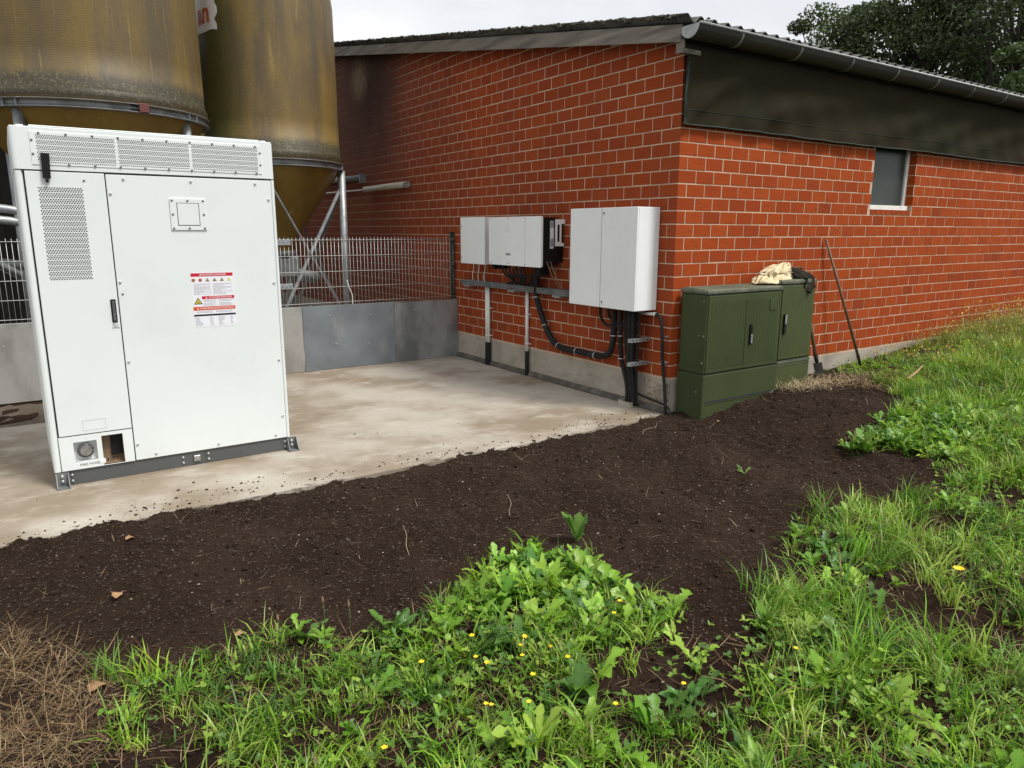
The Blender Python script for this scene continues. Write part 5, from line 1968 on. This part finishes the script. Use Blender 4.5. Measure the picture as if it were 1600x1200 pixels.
def merge(parts):
    V, T, C = [], [], []
    o = 0
    for v, t, c in parts:
        V.append(v)
        T.append(t + o)
        C.append(c)
        o += len(v)
    return np.concatenate(V), np.concatenate(T), np.concatenate(C)

def cover(n_, x0, x1, y0, y1, poly, feather=.12, seed=1, bare=.30, scale=1.6):
    x = rng.uniform(x0, x1, n_)
    y = rng.uniform(y0, y1, n_)
    ins = inpoly(x, y, poly)
    d = pdist(x, y, poly)
    wob = (fbm(x, y, 3.5, 3, 77) - .5)*.5
    dd_ = np.where(ins, d, -d) + wob*.5
    p_ = ss(-feather*.6, feather, dd_)
    # bare pockets
    p_ = p_*ss(bare - .06, bare + .10, fbm(x, y, scale, 4, seed))
    k = rng.random(n_) < p_
    return x[k], y[k]

def gcol(n_, palette, jit=.18):
    pal = np.array(palette)
    i = rng.integers(0, len(pal), n_)
    c = pal[i]*rng.uniform(1 - jit, 1 + jit, (n_, 1))*rng.uniform(.94, 1.06, (n_, 3))
    return c
GREENS = [(0.136, 0.268, 0.018), (0.092, 0.210, 0.016), (0.205, 0.345, 0.028), (0.058, 0.145, 0.020), (0.285, 0.400, 0.070)]
DRYC = [(0.25, 0.165, 0.08), (0.19, 0.115, 0.055), (0.34, 0.245, 0.13), (0.13, 0.075, 0.036)]
# grass tufts
parts = []
tx, ty = cover(13500, -7.2, 2.6, -5.4, -1.0, GRASS, .14, 3, .345)
tx2, ty2 = cover(11500, 0.2, 9.0, -4.4, -.05, GRASS, .2, 3, .24)
tx, ty = np.concatenate([tx, tx2]), np.concatenate([ty, ty2])
k = np.hypot(tx - CAM[0], ty - CAM[1]) > 1.3
va = np.arctan2(ty - CAM[1], tx - CAM[0]) - yaw
k &= (np.abs(va) < R(50)) & (ty > -4.75)
leafy = np.exp(-(((tx + 3.05)/.50)**2 + ((ty + 2.32)/.42)**2)**2) + np.exp(-(((tx - .9)/.8)**2 + ((ty + 2.1)/.42)**2)**2)
k &= rng.random(len(tx)) > .50*leafy
tx, ty = tx[k], ty[k]
nb = rng.integers(6, 17, len(tx))
big = rng.random(len(tx)) < .14
nb = np.where(big, nb*2, nb)
tid = np.repeat(np.arange(len(tx)), nb)
n_ = len(tid)
spread = np.where(big, .034, .022)[tid]
bx = tx[tid] + rng.normal(0, 1, n_)*spread
by = ty[tid] + rng.normal(0, 1, n_)*spread
tl = (rng.uniform(.07, .16, len(tx)) + .13*big)*(1 + .7*ss(2.2, 5.0, tx))
tall = fbm(tx, ty, .9, 3, 55)
tl *= .42 + .82*tall + .55*np.exp(-(((tx + 2.3)/.6)**2 + ((ty + 3.35)/.45)**2))
wallside = ss(-1.3, -.5, ty)*ss(5.6, 4.2, tx)
tl *= 1 - .68*wallside
ln = tl[tid]*rng.uniform(.55, 1.25, n_)
taz = rng.uniform(0, 2*PI, len(tx))
az = taz[tid] + rng.normal(0, 1.1, n_)
lean = np.abs(rng.normal(.32, .30, n_))
curl = rng.uniform(.5, 2.2, n_)
tc_ = gcol(len(tx), GREENS)
patch = fbm(tx, ty, 1.3, 3, 91)
tc_ = tc_*(0.88 + .62*patch)[:, None]
yel = ss(3.0, 6.0, tx)[:, None]
tc_ = tc_*(1 - .45*yel) + np.array([[0.36, 0.38, 0.06]])*.45*yel
cc = tc_[tid]*rng.uniform(.85, 1.15, (n_, 1))
dryb = rng.random(n_) < .07
cc[dryb] = gcol(dryb.sum(), DRYC)
wd = rng.uniform(.0017, .0042, n_)*np.where(big, 1.25, 1.0)[tid]
P0 = np.stack([bx, by, gz(bx, by) - .008], -1)
V, T, C = blades(P0, az, ln, wd, lean, curl, cc, 3)
stuff(fast_mesh('grass', V, T, M['leaf'], C, True), 'green meadow grass growing in tufts in front of the earth bed and along the barn', 'grass')
# clover and small leaves
cx_, cy_ = cover(17000, -6.0, 7.5, -4.6, -.1, GRASS, .15, 12, .47, 1.1)
kk = (np.hypot(cx_ - CAM[0], cy_ - CAM[1]) > 1.4)
cx_, cy_ = cx_[kk], cy_[kk]
n_ = len(cx_)
hh = rng.uniform(.015, .10, n_)
base = np.stack([cx_, cy_, gz(cx_, cy_) + hh], -1)
a0 = rng.uniform(0, 2*PI, n_)
cl = gcol(n_, [(0.150, 0.270, 0.022), (0.110, 0.220, 0.022), (0.22, 0.345, 0.040), (0.085, 0.170, 0.028)])
parts = []
for q in range(3):
    parts.append(leaves(base, a0 + q*2.09 + rng.normal(0, .15, n_), rng.uniform(.012, .028, n_), rng.uniform(.005, .011, n_), rng.uniform(.9, 1.5, n_), rng.uniform(-.1, .5, n_), cl, PROF['clover'], .2))
V, T, C = merge(parts)
stuff(fast_mesh('clover', V, T, M['leaf'], C, True), 'low clover and small leaved ground cover among the grass', 'ground cover')
# rosettes of broad leaved weeds
rx, ry = cover(1900, -5.2, 6.5, -4.6, -.3, GRASS, .10, 40, .47, 1.0)
kk = (np.hypot(rx - CAM[0], ry - CAM[1]) > 1.6)
rx, ry = rx[kk], ry[kk]
ex = np.array([(-3.2, -2.0), (-3.05, -2.02), (-2.9, -2.1), (-3.1, -2.25), (-2.95, -2.3), (-3.3, -2.25), (-3.4, -2.1), (-3.05, -2.5), (-3.2, -2.6), (-2.98, -2.75), (-3.5, -2.2), (-3.75, -2.25), (-3.0, -3.1), (-2.6, -3.1), (-4.05, -2.3), (-1.6, -2.75), (-1.2, -2.6), (.55, -2.1), (.8, -1.9), (.6, -2.3), (1.2, -1.85), (1.6, -1.75), (0.35, -1.82), (.2, -2.75)])
exx = np.repeat(ex, 3, 0) + rng.normal(0, .07, (len(ex)*3, 2))
la = np.stack([rng.normal(-3.05, .25, 150), rng.normal(-2.32, .22, 150)], -1)
lb = np.stack([rng.normal(.9, .45, 170), rng.normal(-2.1, .22, 170)], -1)
la = np.concatenate([la, lb])
la = la[inpoly(la[:, 0], la[:, 1], GRASS)]
exx = np.concatenate([exx, la])
rx, ry = np.concatenate([rx, exx[:, 0]]), np.concatenate([ry, exx[:, 1]])
nl = rng.integers(5, 11, len(rx))
tid = np.repeat(np.arange(len(rx)), nl)
n_ = len(tid)
P0 = np.stack([rx[tid] + rng.normal(0, .012, n_), ry[tid] + rng.normal(0, .012, n_), np.zeros(n_)], -1)
P0[:, 2] = gz(P0[:, 0], P0[:, 1]) + .005
rl = rng.uniform(.055, .155, len(rx))
ln = rl[tid]*rng.uniform(.6, 1.2, n_)
kind = rng.random(len(rx)) < .80
rc = gcol(len(rx), [(0.165, 0.310, 0.025), (0.110, 0.245, 0.022), (0.240, 0.385, 0.045), (0.080, 0.180, 0.035)])
az = rng.uniform(0, 2*PI, n_)
lean = rng.uniform(.35, 1.1, n_)
curl = rng.uniform(.2, 1.0, n_)
kd = kind[tid]
parts = []
for sel, pf, wr in ((kd, 'dandelion', .19), (~kd, 'dock', .20)):
    parts.append(leaves(P0[sel], az[sel], ln[sel], ln[sel]*wr*.9*rng.uniform(.8, 1.2, sel.sum()), lean[sel], curl[sel], rc[tid][sel]*rng.uniform(.85, 1.15, (sel.sum(), 1)), PROF[pf], .25))
V, T, C = merge(parts)
stuff(fast_mesh('broadleaf_weeds', V, T, M['leaf'], C, True), 'broad leaved dandelion and dock weeds mixed through the grass', 'weeds')
# dry straw: bottom left patch, pale roots by the green cabinet, thatch in the grass
def straws(x, y, lo, hi, col, up=.12, w=(.0012, .0026)):
    n_ = len(x)
    P0 = np.stack([x, y, gz(x, y) + rng.uniform(0, up, n_)*.35], -1)
    return blades(P0, rng.uniform(0, 2*PI, n_), rng.uniform(lo, hi, n_), rng.uniform(*w, n_), rng.uniform(.9, 1.65, n_), rng.uniform(-.5, .6, n_), col, 3)
parts = []
sx, sy = cover(30000, -7.4, -4.6, -3.0, -1.0, DRY, .25, 8, .22)
parts.append(straws(sx, sy, .03, .16, gcol(len(sx), DRYC, .35), .10, (.0006, .0017)))
sx, sy = cover(20000, -5.6, 6, -4.4, -.6, GRASS, .12, 8, .1)
parts.append(straws(sx, sy, .04, .14, gcol(len(sx), DRYC)*.85, .03))
n_ = 620
sx = np.concatenate([rng.normal(1.75, .30, n_//2), rng.uniform(1.2, 2.6, n_ - n_//2)])
sy = -.50 + rng.normal(0, .10, n_) - .10*(sx - 1.7)
parts.append(straws(sx, sy, .08, .26, gcol(n_, [(0.46, 0.36, 0.22), (0.36, 0.26, 0.14), (0.55, 0.45, 0.30)]), .14))
n_ = 260
sx, sy = rng.uniform(-6.2, 2.4, n_), -rng.uniform(.1, 2.6, n_)
parts.append(straws(sx, sy, .03, .13, gcol(n_, [(0.42, 0.33, 0.20), (0.28, 0.19, 0.11)]), .01, (.0008, .0016)))
n_ = 700
sx = rng.uniform(2.0, 3.2, n_)
sy = -.75 + rng.normal(0, .22, n_)
parts.append(straws(sx, sy, .05, .16, gcol(n_, DRYC), .05))
V, T, C = merge(parts)
stuff(fast_mesh('dry_straw', V, T, M['straw'], C), 'dry brown grass and straw at the edge of the earth bed and by the green cabinets', 'straw')
# tall flowering meadow stems along the far eave wall
n_ = 2600
sx = rng.uniform(3.4, 8.5, n_)
sy = -rng.uniform(.06, 1.25, n_)**1.1
P0 = np.stack([sx, sy, gz(sx, sy)], -1)
cs_ = gcol(n_, [(0.26, 0.22, 0.10), (0.19, 0.20, 0.06), (0.33, 0.28, 0.15)])
hgt = rng.uniform(.20, .48, n_)*(.30 + .70*ss(3.6, 5.8, sx))
V1 = blades(P0, rng.uniform(0, 2*PI, n_), hgt, np.full(n_, .0014), np.abs(rng.normal(0, .15, n_)), rng.uniform(0, .6, n_), cs_, 4)
tip = V1[0].reshape(n_, 9, 3)[:, 8]
sel = rng.random(n_) < .62
fl = gcol(sel.sum(), [(0.55, 0.40, 0.03), (0.42, 0.35, 0.10), (0.60, 0.47, 0.05), (0.35, 0.27, 0.13)])
V2 = leaves(tip[sel] - np.array([0, 0, .012]), rng.uniform(0, 6.28, sel.sum()), rng.uniform(.014, .035, sel.sum()), rng.uniform(.004, .010, sel.sum()), rng.uniform(0, .8, sel.sum()), rng.uniform(0, .8, sel.sum()), fl, PROF['clover'], .4)
V, T, C = merge([V1, V2])
stuff(fast_mesh('meadow_seedheads', V, T, M['leaf'], C), 'tall yellowish flowering grass stems along the far end of the eave wall', 'meadow grass')

# individual plants
def gz1(x, y):
    return float(gz(np.array([x]), np.array([y]))[0])
def flower(x, y, h, r, lbl, cat, name, group=None, petals=5, seed=0):
    rr = random.Random(seed)
    z = gz1(x, y)
    f_ = thing(name, lbl, cat, (x, y, z), group)
    ax, ay = rr.uniform(-.03, .03), rr.uniform(-.03, .03)
    bb_ = MB()
    bb_.tube(spline([(x, y, z - .01), (x + ax*.3, y + ay*.3, z + h*.5), (x + ax, y + ay, z + h)], 4), .0022, 5)
    bb_.build('stem', M['stalk'], f_)
    bb_ = MB()
    c = Vector((x + ax, y + ay, z + h))
    for j in range(petals):
        a = 2*PI*j/petals + rr.uniform(-.1, .1)
        d = Vector((math.cos(a), math.sin(a), 0))
        s_ = Vector((-d.y, d.x, 0))
        w = r*(.75 if petals < 8 else .22)
        pts_ = [c, c + d*r*.55 + s_*w*.6 + Vector((0, 0, r*.30)), c + d*r + s_*w*.35 + Vector((0, 0, r*.45)), c + d*r - s_*w*.35 + Vector((0, 0, r*.45)), c + d*r*.55 - s_*w*.6 + Vector((0, 0, r*.30))]
        bb_.add(pts_, [(0, 1, 2, 3, 4)])
    bb_.build('petals', M['petal'], f_)
    return f_
for i, (x, y) in enumerate(((-3.96, -2.78), (-3.90, -2.84), (-3.82, -2.90), (-3.80, -2.98), (-3.70, -2.73), (-3.66, -2.71), (-3.72, -2.78), (-3.60, -2.80), (-4.05, -3.07), (-4.02, -3.0), (-3.93, -3.1), (-3.62, -2.95), (-3.66, -3.28), (-3.22, -2.80), (-3.14, -2.76), (-3.45, -3.34), (-4.42, -2.98), (-3.86, -2.62), (-4.1, -2.66), (-2.85, -3.45))):
    flower(x, y, random.uniform(.09, .16), random.uniform(.0085, .0115), 'small yellow buttercup flower in the foreground grass', 'flower', 'buttercup', 'yellow buttercups in the foreground', 5, i)
flower(-1.69, -3.50, .17, .026, 'single larger yellow dandelion flower on a bare stem at the right', 'flower', 'dandelion', None, 18, 50)
def seedstalk(x, y, h, lbl, i):
    z = gz1(x, y)
    f_ = thing('plantain_stalk', lbl, 'seed stalk', (x, y, z))
    bb_ = MB()
    bb_.tube([(x, y, z), (x + .006, y, z + h*.7), (x + .004, y + .004, z + h)], .0018, 5)
    bb_.build('stem', M['stalk'], f_)
    bb_ = MB()
    bb_.tube([(x + .004, y + .004, z + h - .005), (x + .003, y + .004, z + h + .012), (x + .002, y + .004, z + h + .032)], [.0045, .006, .002], 7)
    bb_.build('seed_head', M['seedhead'], f_)
seedstalk(-4.30, -2.05, .17, 'upright brown plantain seed stalk at the left edge of the grass clump', 0)
seedstalk(-4.20, -2.10, .15, 'second plantain seed stalk just right of the first at the soil edge', 1)
seedstalk(-4.52, -2.12, .19, 'plantain seed stalk standing furthest left in the front grass', 2)
def dock(x, y, n_leaf, l0, lbl, name, seed, prof='dock', wr=.2, ln_=(.2, .7)):
    rr = np.random.default_rng(seed)
    z = gz1(x, y)
    f_ = thing(name, lbl, 'weed', (x, y, z))
    for i in range(n_leaf):
        cl_ = gcol(1, [(0.10, 0.20, 0.035), (0.14, 0.25, 0.05)])
        V, T, C = leaves(np.array([[0, 0, .0]]), np.array([rr.uniform(0, 6.28)]), np.array([l0*rr.uniform(.6, 1.1)]), np.array([l0*wr*rr.uniform(.8, 1.1)]), np.array([rr.uniform(*ln_)]), np.array([rr.uniform(.1, .8)]), cl_, PROF[prof], .3)
        fast_mesh('leaf', V, T, M['leaf'], C, True, f_)
dock(-2.72, -1.90, 4, .24, 'upright broad leaved dock plant at the tip of the middle grass clump', 'dock_plant', 3, 'dock', .17, (.02, .35))
dock(-4.06, -2.22, 6, .19, 'bright dandelion rosette at the left of the middle grass clump', 'dandelion_rosette', 5, 'dandelion', .22, (.3, 1.0))
dock(-4.36, -1.98, 5, .14, 'small leafy weed at the soil edge beside the plantain stalks', 'leafy_weed', 6, 'dock', .24, (.2, .9))
dock(.35, -1.86, 7, .24, 'broad leaved dandelion clump at the far right edge of the earth bed', 'dandelion_clump', 7, 'dandelion', .2, (.5, 1.1))
dock(-2.55, -3.45, 6, .20, 'large toothed dandelion leaves at the bottom right of the grass', 'toothed_weed', 8, 'dandelion', .2, (.2, .9))
dock(-3.50, -3.38, 5, .15, 'dandelion seedling at the bottom centre', 'weed_seedling', 9, 'dandelion', .24, (.2, .9))
dock(-.85, -1.62, 4, .09, 'small lone weed seedling on bare earth in the right half of the bed', 'soil_seedling', 12, 'dandelion', .2, (.7, 1.3))
def deadleaf(x, y, s, rz, lbl):
    z = gz1(x, y)
    bb_ = MB()
    V, F = [], []
    for i in range(6):
        t = i/5
        w = s*.42*math.sin(PI*min(1, t*.95 + .05))*(1 + .3*math.sin(i*2.5))
        for j in (-1, 0, 1):
            lx, ly_ = s*(t - .5), j*w
            zz = .006 + .25*abs(ly_) + .12*s*math.sin(t*4)
            V.append((x + lx*math.cos(rz) - ly_*math.sin(rz), y + lx*math.sin(rz) + ly_*math.cos(rz), z + zz + .006))
    for i in range(5):
        for j in range(2):
            k = i*3 + j
            F.append((k, k + 1, k + 4, k + 3))
    bb_.add(V, F, True)
    tag(bb_.build('dead_leaf', M['dead_leaf']), lbl, 'leaf')
deadleaf(-4.88, -.42, .055, .4, 'orange brown dead leaf on the earth below the cabinet')
deadleaf(-5.02, -1.12, .075, 1.2, 'pale curled dead leaf on the earth at the lower left')
deadleaf(-4.60, -1.80, .055, .2, 'reddish dead leaf at the edge of the front grass')
deadleaf(-5.18, -1.92, .080, .6, 'whitish dead leaf lying in the dry straw')
deadleaf(.16, -.52, .045, .3, 'white scrap at the foot of the wider green cabinet')
deadleaf(1.75, -.66, .04, .9, 'white scrap on the earth by the pale roots')
for i, (x, y, L_, a) in enumerate(((-.55, -.32, .34, .2), (-2.75, -1.25, .30, .9), (-3.55, -1.35, .28, 1.1))):
    bb = MB()
    z = gz1(x, y) + .022
    bb.tube(spline([(x - L_/2*math.cos(a), y - L_/2*math.sin(a) - .04, z - .01), (x - L_*.3*math.cos(a), y - L_*.3*math.sin(a), z + .01), (x + L_*.25*math.cos(a), y + L_*.25*math.sin(a), z + .006), (x + L_/2*math.cos(a), y + L_/2*math.sin(a) + .05, z + .02)], 5), .0018, 5)
    tag(bb.build('root_strand', M['chip']), ('bent pale root strand on the earth in front of the barn corner', 'pale twig on the bare earth right of the bed middle', 'pale twig on the earth above the middle grass clump')[i], 'twig')

# ------------------------------------------------------------------ trees behind the barn
def tree(lbl, x, y, H, rad, seed, ncl, nleaf, hue, crown0=.22):
    rr = np.random.default_rng(seed)
    t_ = thing('tree', lbl, 'tree', (x, y, -.4), 'trees behind the barn')
    bb_ = MB()
    top = Vector((x + rr.normal(0, .5), y + rr.normal(0, .5), H*.86))
    tr = spline([(x, y, -.5), (x + rr.normal(0, .2), y + rr.normal(0, .2), H*.3), (x + rr.normal(0, .4), y + rr.normal(0, .4), H*.6), top], 4)
    k = len(tr)
    bb_.tube(tr, [.34*(1 - .9*i/(k - 1)) + .02 for i in range(k)], 8)
    cls = []
    for i in range(ncl):
        th = rr.uniform(0, 2*PI)
        v_ = rr.uniform(crown0, 1.0)
        rmax = rad*math.sqrt(max(0.05, 1 - ((v_ - .52)/.52)**2))*(.8 + .4*rr.random())
        q = rmax*rr.random()**.45
        c = Vector((x + q*math.cos(th), y + q*math.sin(th), H*v_))
        cls.append((c, rr.uniform(.55, 1.25)*rad*.24))
        f = min(.95, max(.12, (v_ - .18)*.95))
        s0 = tr[int(f*(k - 1))]
        mid = s0.lerp(c, .5) + Vector((rr.normal(0, .25), rr.normal(0, .25), -.15))
        bb_.tube(spline([s0, mid, c], 3), [.085, .075, .065, .05, .04, .03, .018], 5, False)
    bb_.build('trunk', M['bark'], t_)
    per = int(nleaf*1.7)//ncl
    P_, CC = [], []
    for c, r in cls:
        g = rr.normal(0, 1, (per, 3))
        g /= np.linalg.norm(g, axis=1)[:, None] + 1e-9
        g *= (rr.random((per, 1))**.40)*r*np.array([1.25, 1.25, .72])
        P_.append(np.array(c) + g)
        col = np.array(hue)*rr.uniform(.6, 1.35)
        CC.append(np.tile(col, (per, 1))*rr.uniform(.75, 1.25, (per, 1)))
    P_ = np.concatenate(P_)
    CC = np.concatenate(CC)
    n_ = len(P_)
    a = rr.normal(0, 1, (n_, 3))
    a /= np.linalg.norm(a, axis=1)[:, None]
    b_ = np.cross(a, rr.normal(0, 1, (n_, 3)))
    b_ /= np.linalg.norm(b_, axis=1)[:, None]
    s_ = rr.uniform(.06, .125, (n_, 1))
    V = np.stack([P_ - a*s_, P_ + b_*s_*.55, P_ + a*s_, P_ - b_*s_*.55], 1).reshape(-1, 3) - np.array([[x, y, -.4]])
    T = np.array([[0, 1, 2, 3]])[None] + (np.arange(n_)*4)[:, None, None]
    fast_mesh('crown', V, T.reshape(-1, 4), M['tree_leaf'], np.repeat(CC, 4, 0), False, t_)
tree('rounded oak behind the roof, leftmost large tree with sky on its left', 33.0, 19.3, 12.9, 4.0, 1, 88, 26000, (0.056, 0.088, 0.026))
tree('tall dark oak with open lower crown, second large tree from the left', 34.5, 15.6, 15.2, 4.4, 2, 84, 24000, (0.050, 0.080, 0.023))
tree('tallest dark tree at the right edge with bare limbs showing against the sky', 33.0, 11.0, 18.0, 5.2, 3, 72, 21000, (0.042, 0.066, 0.020), .28)
tree('low rounded tree just above the roof line at the left end of the tree row', 36.0, 22.0, 12.3, 3.1, 4, 40, 9000, (0.060, 0.095, 0.028))
tree('brighter green tree low in front at the right edge above the gutter', 26.5, 7.3, 9.0, 2.0, 5, 28, 8000, (0.050, 0.082, 0.022))
tree('thin background tree filling the gap between the two middle oaks', 46.0, 21.5, 15.0, 4.6, 6, 36, 9000, (0.052, 0.082, 0.026))
